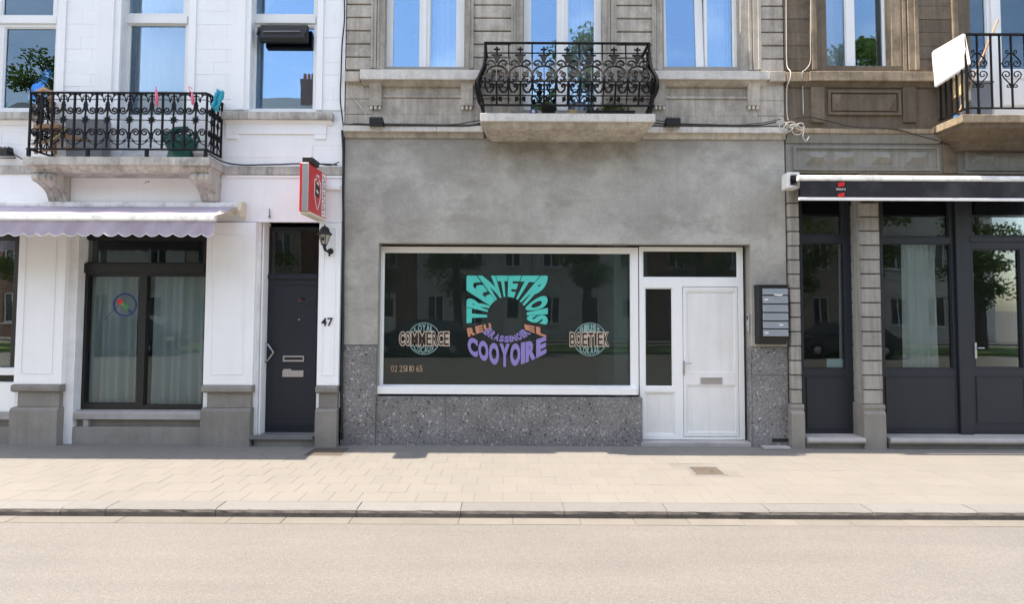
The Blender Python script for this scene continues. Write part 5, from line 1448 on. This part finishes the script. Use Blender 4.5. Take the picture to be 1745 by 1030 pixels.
# ---- letterboxes
q = RC(1294, 486, 1345, 588, -.16)
mbx = thing('letterbox_bank', ((q[0]+q[1])/2, -.08, q[2]), 'black bank of six silver-fronted letterboxes right of the white door', 'letterbox')
obj('case', B(q[0], q[1], -.14, .0, q[2]+.10, q[3]), M['black_plastic'], mbx, bevel=.005)
obj('lower_case', MB().prism([(-.0, q[2]), (-.09, q[2]), (-.13, q[2]+.099), (0, q[2]+.099)], 'x', q[0]+.002, q[1]-.012), M['black_plastic'], mbx)
obj('hood', B(q[0]-.004, q[1]+.004, -.158, .0, q[3]-.012, q[3]+.004), M['black_plastic'], mbx, bevel=.003)
fz = [Z(1322, y, -.16) for y in (490.5, 503, 518, 532.5, 547, 560.5, 574)]
fx0, fx1 = X(1300.5, 530, -.16), X(1343.5, 530, -.16)
for k in range(6):
    f = obj('flap', MB().prism([(-.142, fz[k+1]+.003), (-.160, fz[k+1]+.005), (-.152, fz[k]-.012), (-.142, fz[k]-.012)], 'x', fx0, fx1), M['flap'], mbx, bevel=.002)
    cx_ = fx0 + (fx1-fx0)*.5; zc_ = (fz[k]+fz[k+1])/2
    obj('lock', MB().lathe([(.008, 0), (.008, -.006)], (cx_, -.156, zc_+.008), 10, 'y'), M['steel'], f)
    obj('name_tag', B(fx0+.02+.2*(k % 2 == 0), fx0+.07+.2*(k % 2 == 0), -.1585, -.152, zc_-.012, zc_+.006), M['decal_white'] if k in (1, 4, 5) else M['flap'], f)
obj('paper_scrap', MB().tube([(cx_-.02, -.162, fz[1]+.002), (cx_+.05, -.175, fz[1]-.006), (cx_+.09, -.162, fz[1]+.004)], .009, 5), M['decal_white'], mbx)
# ---- door bell on the reveal
db = P(1273, 550, .06)
bl = thing('doorbell', (op[1]-.02, .06, db.z-.13), 'small steel doorbell panel on the reveal beside the white door', 'doorbell')
obj('plate', B(op[1]-.028, op[1]-.0005, .03, .10, db.z-.13, db.z+.12), M['steel'], bl, bevel=.003)
obj('button', MB().lathe([(.012, 0), (.012, -.006)], (op[1]-.028, .065, db.z-.02), 10, 'x'), M['decal_white'], bl)
obj('speaker_grille', B(op[1]-.031, op[1]-.027, .045, .085, db.z+.04, db.z+.09), M['black_plastic'], bl)
# ---- loose stone slab on the pavement
cs = [G(1293, 756.5), G(1343, 756.5), G(1364, 767), G(1312, 768)]
xa, xb, ya, yb = cs[0].x, G(1364, 767).x - .05, G(1335, 767.5).y, -.03
sl = obj('stone_slab', B(X(1300, 755, -.1), X(1357, 762, -.3), ya, -.035, .001, .035), M['pale_step'], bevel=.006)
tag(sl, 'flat grey stone slab lying on the pavement below the letterboxes', 'slab')
# ---- floodlights
def flood(px0, py0, px1, py1, label, y=-.22):
    q = RC(px0, py0, px1, py1, y)
    t = thing('floodlight', ((q[0]+q[1])/2, y, q[2]), label, 'floodlight', 'floodlights on the facade ledges')
    obj('housing', MB().prism([(y, q[2]), (y-.01, q[3]-.02), (y+.03, q[3]), (y+.11, q[3]-.01), (y+.11, q[2]+.01)], 'x', q[0], q[1]), M['black_plastic'], t, bevel=.006)
    obj('bracket', MB().tube([(q[0]-.008, y+.06, (q[2]+q[3])/2), (q[0]-.008, y+.13, q[2]-.01), (q[1]+.008, y+.13, q[2]-.01), (q[1]+.008, y+.06, (q[2]+q[3])/2)], .007, 6), M['black_plastic'], t)
    for k in range(4):
        u = q[0] + (q[1]-q[0])*(k+.5)/4; obj('cooling_fin', B(u-.004, u+.004, y+.04, y+.12, q[3]-.001, q[3]+.014), M['black_plastic'], t)
flood(629, 198, 651, 213, 'black floodlight on the grey ledge near the white house')
flood(1136, 199, 1160, 214, 'black floodlight on the grey ledge right of the middle balcony')
flood(-14, 250, 12, 264, 'black floodlight at the left edge beside the white house balcony', y=-.16)
# ---- cables
def cable(name, pts, r, mat, label, cat='cable', sub=6, jit=.004, seed=0):
    """pts: (px, py, Y); softly wandering between them"""
    ps = [P(*p) for p in pts]; out = []
    for i in range(len(ps)-1):
        p0, p1, p2, p3 = ps[max(0, i-1)], ps[i], ps[i+1], ps[min(len(ps)-1, i+2)]
        for k in range(sub):
            t = k/sub
            v = .5*((2*p1) + (p2-p0)*t + (2*p0-5*p1+4*p2-p3)*t*t + (-p0+3*p1-3*p2+p3)*t**3)
            v = v + Vector((0, 0, noise.noise(v*7+Vector((seed, 0, 0)))*jit)); out.append(v)
    out.append(ps[-1])
    o = obj(name, MB().tube([tuple(p) for p in out], r, 6), M[mat], smooth=True)
    tag(o, label, cat); return o
cable('cable', [(586, 222, -.02), (592, 214, -.07), (612, 211, -.1), (645, 213, -.11), (700, 214, -.105), (760, 214, -.105), (800, 214, -.1), (825, 208, -.08)], .011, 'cable', 'black cable along the grey ledge left of the middle balcony')
cable('cable', [(594, 212.5, -.09), (640, 211, -.095), (690, 211.5, -.1), (770, 212, -.1), (805, 207, -.09), (822, 204, -.08)], .007, 'cable', 'thin grey-black cable above the ledge cable left of the middle balcony', seed=3)
cable('cable', [(1108, 207, -.08), (1130, 211, -.1), (1180, 213, -.1), (1240, 214, -.105), (1290, 213.5, -.105), (1322, 208, -.08)], .010, 'cable', 'black cable along the grey ledge right of the middle balcony', seed=5)
cable('cable', [(1118, 205, -.09), (1160, 210, -.1), (1215, 212, -.09), (1260, 213, -.09), (1300, 209, -.09), (1330, 203, -.07)], .006, 'cable', 'thin cable running from the right floodlight to the white cable coil', seed=6)
cable('cable', [(1352, 202, -.06), (1380, 200, -.07), (1420, 208, -.08), (1455, 216, -.085), (1520, 219, -.09), (1565, 231, -.1), (1600, 240, -.12)], .008, 'cable', 'black cable drooping below the brown house frieze', seed=7)
cable('cable', [(1600, 243, -.05), (1660, 252, -.05), (1700, 257, -.05), (1790, 262, -.06)], .006, 'cable', 'thin cable across the frieze under the brown balcony', seed=8)
cable('cable', [(356, 262, -.48), (372, 272, -.3), (388, 278, -.07), (410, 281, -.06), (450, 281, -.06), (505, 279, -.06), (540, 279, -.06), (575, 281, -.05)], .011, 'cable', 'black cable along the white house string course behind the red sign', seed=9)
cable('cable', [(538, 276, -.4), (553, 281, -.2), (566, 281, -.07), (578, 276, -.05)], .007, 'cable', 'short black cable from the top of the red sign to the wall', seed=10)
cable('cable', [(-40, 259, -.1), (14, 258, -.12), (26, 264, -.1), (40, 272, -.06), (52, 278, -.05)], .008, 'cable', 'cable leading from the left-edge floodlight to the balcony', seed=11)
cable('cable', [(376, 299, -.05), (374, 312, -.03), (372, 342, -.03)], .006, 'cable', 'short black cable dropping beside the right corbel of the left balcony', seed=12)
cable('cable', [(586, -40, -.03), (587, 30, -.04), (583, 75, -.04), (581, 130, -.04), (580, 170, -.045), (584, 205, -.05), (586, 225, -.04)], .010, 'cable', 'black cable hanging down the joint between white and grey house', seed=13)
cable('cable', [(583, 222, -.04), (585, 260, -.03), (584.5, 320, -.03), (585.5, 400, -.03), (584.5, 480, -.03), (584.5, 560, -.03), (582.5, 640, -.03), (582.5, 750, -.03)], .016, 'cable', 'black drain cable down the lower joint between white and grey house', sub=5, seed=14)
cable('cable', [(1339.5, -40, -.03), (1340, 60, -.03), (1341, 110, -.03), (1347, 122, -.09), (1346, 135, -.10), (1341, 150, -.04), (1341, 190, -.03), (1343, 205, -.06)], .007, 'white_cable', 'pale cable down the joint between grey and brown house', seed=15)
cable('cable', [(1382, -40, -.04), (1381, 60, -.04), (1381, 104, -.04), (1373, 118, -.06), (1367, 124, -.1), (1368, 150, -.02), (1369, 195, -.03)], .006, 'white_cable', 'pale cable beside the left window of the brown house', seed=16)
cable('cable', [(592, 150, -.02), (606, 172, -.02), (621, 190, -.02), (624, 204, -.05)], .005, 'white_cable', 'thin pale cable slanting down to the left ledge floodlight', seed=17)
coil = []
for k in range(7):
    pc = (1331+k*5.5, 206 + (k % 3)*3 + k*.8)
    for i in range(9):
        t = 2*PI*i/9; sc = (6.5 + 2*(k % 2), 5.5 + 7*((k*3) % 4)/3)
        coil.append((pc[0]+sc[0]*math.cos(t), pc[1]+sc[1]*.5+sc[1]*.6*math.sin(t), -.09-.012*(k % 4)))
coil += [(1370, 224, -.09), (1368, 234, -.08), (1374, 240, -.08), (1379, 232, -.07)]
cable('cable_coil', coil, .0075, 'white_cable', 'tangled coil of pale cable on the ledge between grey and brown house', 'cable', sub=3, jit=.0)
# ---- black vent box in the third white window
q = RC(437, 37, 524, 70, .03)
vb2 = thing('fan_box', ((q[0]+q[1])/2, .05, q[2]), 'black plastic box tilted out of the upper window pane on the white house', 'box')
x0, x1 = q[0], q[1]
obj('shell', MB().prism([(.15, q[3]-.01), (.09, q[3]-.01), (.04, q[3]-.09), (.03, q[2]+.05), (.06, q[2]), (.15, q[2]+.02)], 'x', x0+.03, x1-.02), M['black_plastic'], vb2, bevel=.01)
obj('handle', MB().tube([(x0+.09, .035, q[2]+.13), (x0+.11, .015, q[2]+.135), (x1-.12, .015, q[2]+.14), (x1-.10, .035, q[2]+.14)], .008, 6), M['grey_plastic'], vb2, smooth=True)
for sx in (x0, x1-.05): obj('side_clamp', MB().tube([(sx+.02, .07, q[3]-.07), (sx+.03, .03, q[3]-.12), (sx+.02, .02, q[2]+.09)], .018, 6), M['black_plastic'], vb2, smooth=True)
# small hook on the fascia
o = obj('wall_hook', MB().tube([tuple(P(459, 356, -.03)), tuple(P(459.5, 366, -.05)), tuple(P(459, 371, -.04))], [.006, .008, .018], 6), M['bluestone']); tag(o, 'little iron hook on the white fascia above the pilaster', 'hook')
# graffiti tick on the fascia under the balcony
o = obj('graffiti_mark', MB().tube([tuple(P(247, 312.5, -.0205)), tuple(P(250, 309, -.0205)), tuple(P(252, 311, -.0205)), tuple(P(255, 308, -.0205))], .005, 4), M['decal_black']); tag(o, 'small black scribble on the white fascia below the left balcony', 'graffiti')

# ================================================================== ON THE BALCONIES
# left: wooden folding chair lying on its side
fl = r_floor = Z(200, 267, YB2)   # slab top at front
fl = RC(38, 267, 356, 281, YB2)[3]
cx0 = X(75, 220, -.22); 
ch = thing('folding_chair', (cx0+.2, -.22, fl), 'brown wooden folding chair on the left end of the white house balcony', 'chair')
YC = -.24
def pl(px, py, dy=0): p = P(px, py, YC+dy); return (p.x, p.y, p.z)
obj('back_slat', MB().tube([pl(62, 158), pl(74, 152), pl(86, 157), pl(88, 175)], .035, 8, flat=.4), M['wood'], ch, smooth=True)
obj('rear_leg', MB().tube([pl(66, 160), pl(64, 210), pl(61, 262)], .022, 8), M['wood'], ch)
obj('rear_leg', MB().tube([pl(86, 160, .12), pl(90, 215, .12), pl(94, 262, .12)], .022, 8), M['wood'], ch)
obj('seat', MB().box(pl(62, 215)[0], pl(106, 215)[0], YC-.06, YC+.17, pl(62, 221)[2], pl(62, 213)[2]), M['wood'], ch, bevel=.01)
obj('front_leg', MB().tube([pl(70, 244), pl(95, 236), pl(112, 219)], .02, 8), M['pale_wood'], ch, smooth=True)
obj('seat_slat', MB().tube([pl(95, 222, .05), pl(112, 232, .05), pl(150, 240, .05)], .035, 8, flat=.5), M['wood'], ch, smooth=True)
obj('stretcher', MB().tube([pl(72, 257), pl(130, 250)], .016, 6), M['wood'], ch)
# grey crate behind
tb = obj('storage_tub', MB().prism([(X(118, 240, -.15), fl+.002), (X(178, 240, -.15), fl+.002), (X(181, 240, -.15), Z(150, 205, -.15)), (X(114, 240, -.15), Z(150, 205, -.15))], 'y', -.2, -.05), M['grey_plastic'], bevel=.01)
tag(tb, 'grey plastic storage tub behind the left balcony railing', 'tub')
# teal watering can
c = P(308, 245, -.24)
wc = thing('watering_can', (c.x, -.24, fl), 'dark teal watering can behind the right end of the left balcony railing', 'watering can')
obj('body', MB().lathe([(.16, .0), (.17, .02), (.155, .12), (.19, .20), (.2, .26), (.13, .34), (.08, .36)], (c.x, -.22, fl+.001), 20), M['teal_plastic'], wc, smooth=True)
obj('spout', MB().tube([(c.x-.08, -.24, fl+.22), (c.x-.14, -.26, fl+.34), (c.x-.06, -.27, fl+.42), (c.x+.1, -.25, fl+.44)], [.07, .055, .05, .04], 10), M['teal_plastic'], wc, smooth=True)
obj('rose', MB().lathe([(.04, .0), (.085, -.06), (.085, -.07)], (c.x-.13, -.26, fl+.30), 14, 'y'), M['teal_plastic'], wc, smooth=True)
obj('handle', MB().tube([(c.x+.1, -.23, fl+.34), (c.x+.2, -.23, fl+.42), (c.x+.24, -.22, fl+.3), (c.x+.18, -.22, fl+.2)], .018, 8), M['teal_plastic'], wc, smooth=True)
# pale flower pot
c = P(337, 254, -.22)
fp = thing('flower_pot', (c.x, -.22, fl), 'small pale flower pot beside the teal watering can', 'pot')
obj('pot', MB().lathe([(.05, 0), (.07, .11), (.078, .11), (.078, .13), (.06, .13)], (c.x, -.2, fl+.001), 14), M['decal_white'], fp, smooth=True)
obj('soil', MB().lathe([(.058, .0), (.058, .006)], (c.x, -.2, fl+.118), 14), M['bark'], fp)
# pink clothes pegs / hangers
def hanger(px, py0, py1, label, hook=True):
    a, b = P(px, py0, YR-.03), P(px+1, py1, YR-.03)
    t = thing('clothes_hanger', (a.x, YR-.03, b.z), label, 'hanger')
    obj('body', MB().tube([tuple(a), ((a.x+b.x)/2+.008, YR-.03, (a.z+b.z)/2), tuple(b)], [.012, .024, .012], 8), M['pink'], t, smooth=True)
    obj('hook', MB().tube([tuple(a), (a.x-.03, YR-.03, a.z+.03), (a.x-.05, YR-.03, a.z+.09), (a.x, YR-.03, a.z+.06)] if hook else [tuple(a), (a.x, YR-.03, a.z+.04)], .006, 6), M['pink'], t, smooth=True)
hanger(266, 152, 181, 'pink plastic clip on the left balcony rail near its middle', False)
hanger(327, 158, 178, 'pink clothes hanger hooked on the left balcony rail near the turquoise cloth')
# turquoise cloth on the corner
m = MB(); a, b = P(366, 158, -.32), P(379, 193, -.28)
for j in range(11):
    t = j/10
    for i in range(15):
        u = i/14; w_ = .14*(1-.45*t*t)
        f_ = noise.noise(Vector((u*4, t*3, 2.0)))
        m.v.append(Vector((a.x + .02 + w_*u + .018*f_ - .02*t, -.36 + .07*math.sin(u*11+t*1.5) + .05*noise.noise(Vector((u*7, t*4, 7))), a.z + .01 - (a.z-b.z)*t*(1-.25*math.sin(u*7)**2) - .03*abs(u-.5))))
for j in range(10):
    for i in range(14): q_ = j*15+i; m.f.append((q_, q_+1, q_+16, q_+15))
cl_ = obj('cloth', m, M['cyan_cloth'], smooth=True, fix=False); md = cl_.modifiers.new('thick', 'SOLIDIFY'); md.thickness = .008
tag(cl_, 'turquoise cloth hung over the right corner of the left balcony railing', 'cloth')
# middle balcony
flm = RC(818, 193, 1117, 207, YBF)[3]
c = P(909, 184, -.38)
bo = thing('ball', (c.x, -.36, flm), 'small blue ball behind the middle balcony railing', 'ball')
obj('ball_skin', MB().lathe([(.058*math.sin(PI*i/10)+.0005, .058-.058*math.cos(PI*i/10)) for i in range(11)], (c.x, -.36, flm+.001), 16), plain('ball_blue', (.05, .09, .30), .4), bo, smooth=True)
obj('white_patch', MB().lathe([(.024, .0), (.012, -.006), (.002, -.008)], (c.x, -.36-.0535, flm+.062), 10, 'y'), M['decal_white'], bo, smooth=True)
q = RC(966, 172, 988, 192, -.25)
bx2 = thing('wooden_box', ((q[0]+q[1])/2, -.2, flm), 'pale yellow wooden box standing at the middle of the centre balcony', 'box')
obj('case', B(q[0], q[1], -.25, -.1, flm+.001, flm+.085), M['pale_wood'], bx2, bevel=.004)
obj('lid', B(q[0]-.008, q[1]+.008, -.256, -.094, flm+.087, flm+.1), M['pale_wood'], bx2, bevel=.003)
obj('top_block', B(q[0]+.03, q[1]-.03, -.23, -.12, flm+.101, flm+.155), M['pale_wood'], bx2, bevel=.004)
def leaves(m, c, rx, ry, rz, n, size, rs):
    for _ in range(n):
        d = Vector((rs.gauss(0, 1), rs.gauss(0, 1), rs.gauss(0, 1))).normalized()*rs.random()**.5
        p = Vector((c[0]+d.x*rx, c[1]+d.y*ry, c[2]+d.z*rz)); s_ = size*rs.uniform(.6, 1.3)
        a = Vector((rs.gauss(0, 1), rs.gauss(0, 1), rs.gauss(0, 1))).normalized(); b = a.orthogonal().normalized()
        m.quad(p-a*s_, p+b*s_*.55, p+a*s_, p-b*s_*.55)
rs = random.Random(3)
for px, lb, flow in ((935, 'dark leafy plant in a low pot beside the blue ball', False), (1040, 'flowering plant in the long black planter on the middle balcony', True)):
    c = P(px, 188, -.3)
    t = thing('potted_plant', (c.x, -.3, flm), lb, 'plant')
    w = .13 if not flow else .33
    if flow:
        obj('planter', MB().prism([(c.x-w+.02, flm+.001), (c.x+w-.02, flm+.001), (c.x+w, flm+.10), (c.x-w, flm+.10)], 'y', -.36, -.2), M['black_plastic'], t, bevel=.006)
        for k in range(3):
            fx = c.x-.2+.2*k; m = MB(); leaves(m, (fx, -.28, flm+.10), .05, .05, .05, 60, .018, rs); o = obj('blossom', m, M['terracotta'] if k != 1 else M['pink'], t, fix=False); o['kind'] = 'stuff'
    else:
        obj('pot', MB().lathe([(.07, 0), (.1, .12), (.11, .12), (.11, .14)], (c.x, -.3, flm+.001), 14), M['black_plastic'], t, smooth=True)
    m = MB(); leaves(m, (c.x, -.28, flm+.16), w*.9, .07, .07, 260 if not flow else 200, .028, rs)
    o = obj('leaves', m, M['foliage'], t, fix=False); o['kind'] = 'stuff'
# right balcony: white board, stick, bin
flr = RC(1640, 195, 1760, 208, YB3)[3]
cpx = [P(1648, 57, YR3-.03), P(1652, 112, YR3-.03), P(1590, 152, -.02), P(1586, 85, -.02)]
cpx = [Vector((b0-.03, YR3-.02, q_top+.005)), Vector((b0+.02, YR3-.04, Z(1652, 112, YR3))), P(1591, 151, -.08), P(1586, 88, -.1)]
m = MB(); nrm = ((cpx[1]-cpx[0]).cross(cpx[3]-cpx[0])).normalized()
if nrm.x > 0: nrm = -nrm
inset = []
m.poly(cpx); bk = [p - nrm*.035 for p in cpx]; m.poly(bk[::-1])
for i in range(4): m.quad(cpx[i], bk[i], bk[(i+1) % 4], cpx[(i+1) % 4])
fo = obj('foam_board', m, M['foam_white'], bevel=.02, seg=3); tag(fo, 'white foam board slung over the left side rail of the brown house balcony', 'board')
q = RC(1604, 130, 1632, 165, -.3)
cu_ = obj('seat_cushion', B(b0+.025, b0+.055, -.42, -.17, q[2], q[3]), M['pale_wood'], bevel=.01); tag(cu_, 'cream board hanging below the white foam board', 'board')
a, b = P(1701, 33, -.40), P(1634, 192, -.36)
bs = thing('broom', tuple(b), 'wooden broomstick leaning behind the brown house balcony railing', 'broom')
obj('stick', MB().tube([tuple(a), tuple(b)], .012, 8), M['wood'], bs)
obj('head', B(b.x-.06, b.x+.03, b.y-.03, b.y+.03, flr+.001, flr+.05), plain('broom_blue', (.03, .16, .4), .6), bs, bevel=.006)
q = RC(1650, 138, 1690, 196, -.25)
bn = thing('bin', ((q[0]+q[1])/2, -.18, flr), 'slate grey lidded bin behind the brown house balcony railing', 'bin')
obj('body', MB().prism([(q[0]+.02, flr+.001), (q[1]-.02, flr+.001), (q[1], q[3]-.04), (q[0], q[3]-.04)], 'y', -.28, -.06), M['grey_plastic'], bn, bevel=.01)
obj('lid', B(q[0]-.012, q[1]+.012, -.29, -.05, q[3]-.039, q[3]), M['grey_plastic'], bn, bevel=.008)
# loudspeaker behind the right transom
q = RC(1662, 346, 1719, 395, .45)
lsp = thing('loudspeaker', ((q[0]+q[1])/2, .6, q[2]), 'black loudspeaker hung behind the transom of the right shop door', 'speaker')
obj('cabinet', B(q[0], q[1], .45, .7, q[2], q[3]), M['black_plastic'], lsp, bevel=.01)
obj('cone', MB().lathe([(.12, 0), (.11, .004), (.03, .02)], ((q[0]+q[1])/2, .446, (q[2]+q[3])/2-.03), 20, 'y'), M['cable'], lsp, smooth=True)
obj('bracket', B((q[0]+q[1])/2-.02, (q[0]+q[1])/2+.02, .5, .54, q[3], shop_t), M['cable'], lsp)

# ================================================================== ACROSS THE STREET (seen in the panes)
def far_house(x0, w, h, mat, nwin, label, seed):
    rs = random.Random(seed); yf = -25.0
    t = thing('far_house', (x0+w/2, yf-4, 0), label, 'house', 'houses across the street')
    hl = []; zs = [(0.9, 2.6), (4.2, 6.2), (7.6, 9.3), (10.4, 11.9)]
    for f, (a, b) in enumerate(zs):
        for k in range(nwin):
            cx = x0 + w*(k+.5)/nwin
            if f == 0 and k == nwin-1: continue
            hl.append((cx-.5, cx+.5, a, min(b, h-.6)))
    hl = [q for q in hl if q[3]-q[2] > .6]
    dx = x0 + w*(nwin-.5)/nwin; dh = (dx-.5, dx+.5, .05, 2.7)
    wl_ = obj('wall', MB().holed(x0, x0+w, -.3, h, yf-.3, yf, hl+[dh]), mat, t)
    for q in hl:
        cxm = (q[0]+q[1])/2
        f = obj('window', MB().holed(*q, yf-.18, yf-.12, [(q[0]+.08, cxm-.04, q[2]+.08, q[3]-.08), (cxm+.04, q[1]-.08, q[2]+.08, q[3]-.08)]), M['white_gloss'], t)
        obj('pane', B(q[0]+.03, q[1]-.03, yf-.16, yf-.15, q[2]+.03, q[3]-.03), M['far_glass'], f)
        obj('sill', B(q[0]-.08, q[1]+.08, yf-.1, yf+.1, q[2]-.1, q[2]-.002), M['pale_stone'], f)
    d = obj('door', B(*dh[:2], yf-.2, yf-.12, *dh[2:]), M['white_gloss'] if seed % 2 or seed == 4 else M['anthracite'], t)
    obj('pane', B(dh[0]+.2, dh[1]-.2, yf-.119, yf-.112, 1.3, 2.4), M['far_glass'], d)
    obj('body', B(x0+.01, x0+w-.01, yf-8, yf-.31, -.3, h-.02), mat, t)
    obj('cornice_or_shade_ledge', B(x0, x0+w, yf-.1, yf+.35, h, h+.25), M['pale_stone'], t)
    rf = obj('roof', MB().prism([(yf+.1, h+.26), (yf-8, h+.26), (yf-4, h+3.2)], 'x', x0, x0+w), M['slate'], t)
    cxx = x0 + w*.85; obj('chimney', B(cxx-.4, cxx+.4, yf-3.5, yf-2.8, h+.5, h+3.9), M['brick_a'], rf)
    for k in range(3): obj('chimney_pot', MB().lathe([(.11, 0), (.09, .5)], (cxx-.25+.25*k, yf-3.15, h+3.9), 8), M['terracotta'], rf)
M['far_glass'] = surf('far_glass', (.03, .035, .04), .08, var=.05, fine=0, bump=0, spec=.6)
hs_ = [('brick_a', 9.6, 3, 'red brick'), ('render_c', 10.4, 2, 'pale rendered'), ('brick_b', 10.0, 3, 'yellow brick'), ('brick_a', 9.8, 2, 'dark red brick'),
       ('render_c', 10.2, 3, 'pale cream-rendered'), ('render_c', 9.7, 3, 'cream rendered'), ('brick_a', 10.5, 2, 'brown brick'), ('brick_b', 9.9, 3, 'sand brick'), ('render_c', 10.1, 3, 'white rendered')]
for k, (mt, h_, nw, nm) in enumerate(hs_):
    far_house(-32.3 + 6.7*k, 6.65, h_ + 2.4, M[mt], nw, nm + ' house across the street, reflected in the panes', k)
def tree_mesh(seed, h, rad, trunk_h, nleaf, size):
    rs = random.Random(seed); tk = MB(); cr_ = MB()
    tk.tube([(0, 0, -.2), (.05, .03, trunk_h*.5), (rs.uniform(-.1, .1), rs.uniform(-.1, .1), trunk_h), (.1, 0, h*.8)], [.24, .19, .16, .05], 9)
    clumps = []
    for k in range(46):
        t = rs.random(); z = trunk_h*.85 + (h-trunk_h*.85)*t
        env = rad*(math.sin(PI*min(1, .12+.88*(1-t)**.8))**.6 if t < .97 else .2)
        a = rs.uniform(0, 2*PI); rr = env*rs.uniform(.25, 1.0)
        clumps.append((rr*math.cos(a), rr*math.sin(a), z))
    for k, c in enumerate(clumps):
        if k % 4 == 0: tk.tube([(0, 0, max(trunk_h*.7, c[2]-1.2)), (c[0]*.5, c[1]*.5, c[2]-.5), c], [.07, .045, .015], 5)
        leaves(cr_, c, rs.uniform(.5, 1.0), rs.uniform(.5, 1.0), rs.uniform(.35, .7), nleaf//46, size, rs)
    return tk, cr_
tks = []
for sd_, (h_, rad, th_2) in enumerate(((9.6, 2.6, 2.6), (13.6, 2.5, 3.2), (11.0, 2.9, 2.8))):
    tk, cr_ = tree_mesh(50+sd_, h_, rad, th_2, 11000, .095)
    tks.append((mesh_of(tk, 'trunk', M['bark'], Vector((0, 0, 0)), fix=False), mesh_of(cr_, 'crown', M['foliage_b'] if sd_ == 0 else M['foliage'], Vector((0, 0, 0)), fix=False)))
spots = [(-21.6, -18.2, 1, .97), (-12.6, -18.6, 0, .9), (-6.6, -18.0, 0, 1.0), (-2.4, -17.6, 2, 1.0), (3.5, -18.4, 1, 1.06), (8.6, -18.2, 0, 1.0), (12.2, -17.2, 0, .95), (16.3, -18.2, 1, 1.03), (21.5, -18, 2, 1.0), (-24.5, -18, 2, .95)]
TL = ['its top mirrored in the far left upper window', 'second from the left along the verge', 'mirrored in the left part of the lettered window', 'mirrored left of the round lettering', 'its top mirrored in the middle balcony door', 'mirrored beside the white door', 'mirrored in the narrow anthracite window', 'its top mirrored in the brown house window', 'rightmost along the verge', 'leftmost along the verge']
for k, (x_, y_, kind, sc) in enumerate(spots):
    t = thing('street_tree', (x_, y_, .05), ('bushy', 'slender tall', 'broad')[kind] + ' street tree across the road, ' + TL[k], 'tree', 'trees on the verge across the road')
    for me, nm in zip(tks[kind], ('trunk', 'crown')):
        o = link(nm, me, t, (x_, y_, .05), (0, 0, k*1.3)); o.scale = (sc, sc, sc)
# two parked cars on the far side of the road
def car(x_, y_, paint, label, flip=1):
    t = thing('parked_car', (x_, y_, RZ), label, 'car', 'cars parked across the road')
    def sx(v): return x_ + flip*v
    z = RZ
    prof = [(-2.05, .28), (-2.1, .55), (-2.0, .80), (-1.9, .92), (-1.0, .98), (.9, .98), (1.7, .90), (2.05, .72), (2.12, .5), (2.08, .28)]
    obj('body', MB().prism([(sx(a), z+b) for a, b in prof], 'y', y_-.85, y_+.85), paint, t, bevel=.09, seg=2, smooth=False)
    cab = [(-1.75, .95), (-1.25, 1.40), (-.3, 1.47), (.5, 1.42), (1.25, .95)]
    cb = MB().prism([(sx(a), z+b) for a, b in cab], 'y', y_-.78, y_+.78)
    for v in cb.v:
        if v.z > z+1.1: v.y = y_ + (v.y-y_)*.82
    obj('cabin', cb, paint, t, bevel=.05, seg=2)
    for sy in (-1, 1):
        g_ = MB().poly; m = MB(); yy = lambda zz: y_ + sy*(.785 - (.14)*max(0, (zz-.98))/.45 + .006)
        for seg_ in ([(-1.45, 1.02), (-1.15, 1.34), (-.45, 1.39), (-.45, 1.02)], [(-.37, 1.02), (-.37, 1.39), (.42, 1.36), (1.0, 1.02)]):
            m = MB(); m.poly([(sx(a), yy(b), z+b) for a, b in seg_]); obj('side_window', m, M['far_glass'], t, fix=False)
    for wx in (-1.3, 1.35):
        for sy in (-1, 1):
            w_ = obj('wheel', MB().lathe([(.2, -.1), (.31, -.1), (.33, -.07), (.33, .07), (.31, .1), (.2, .1)], (sx(wx), y_+sy*.80, z+.33), 20, 'y'), M['tyre'], t)
            obj('rim', MB().lathe([(.2, -.02), (.12, .0), (.05, .01)], (sx(wx), y_+sy*.905, z+.33), 14, 'y'), M['steel'], w_)
    for sy in (-.6, .6):
        obj('headlight', B(min(sx(2.0), sx(2.10)), max(sx(2.0), sx(2.10)), y_+sy-.18, y_+sy+.18, z+.60, z+.74), M['decal_white'], t, bevel=.02)
        obj('tail_light', B(min(sx(-2.09), sx(-2.0)), max(sx(-2.09), sx(-2.0)), y_+sy-.15, y_+sy+.15, z+.66, z+.84), M['red'], t, bevel=.02)
car(-15.5, -15.0, M['car_paint'], 'dark parked car across the road, reflected in the left shop window')
car(13.2, -15.0, M['car_paint'], 'dark blue-black parked car across the road, reflected in the right shopfront', -1)
car(-3.6, -15.0, M['car_paint'], 'dark parked car across the road, reflected in the lettered window', -1)
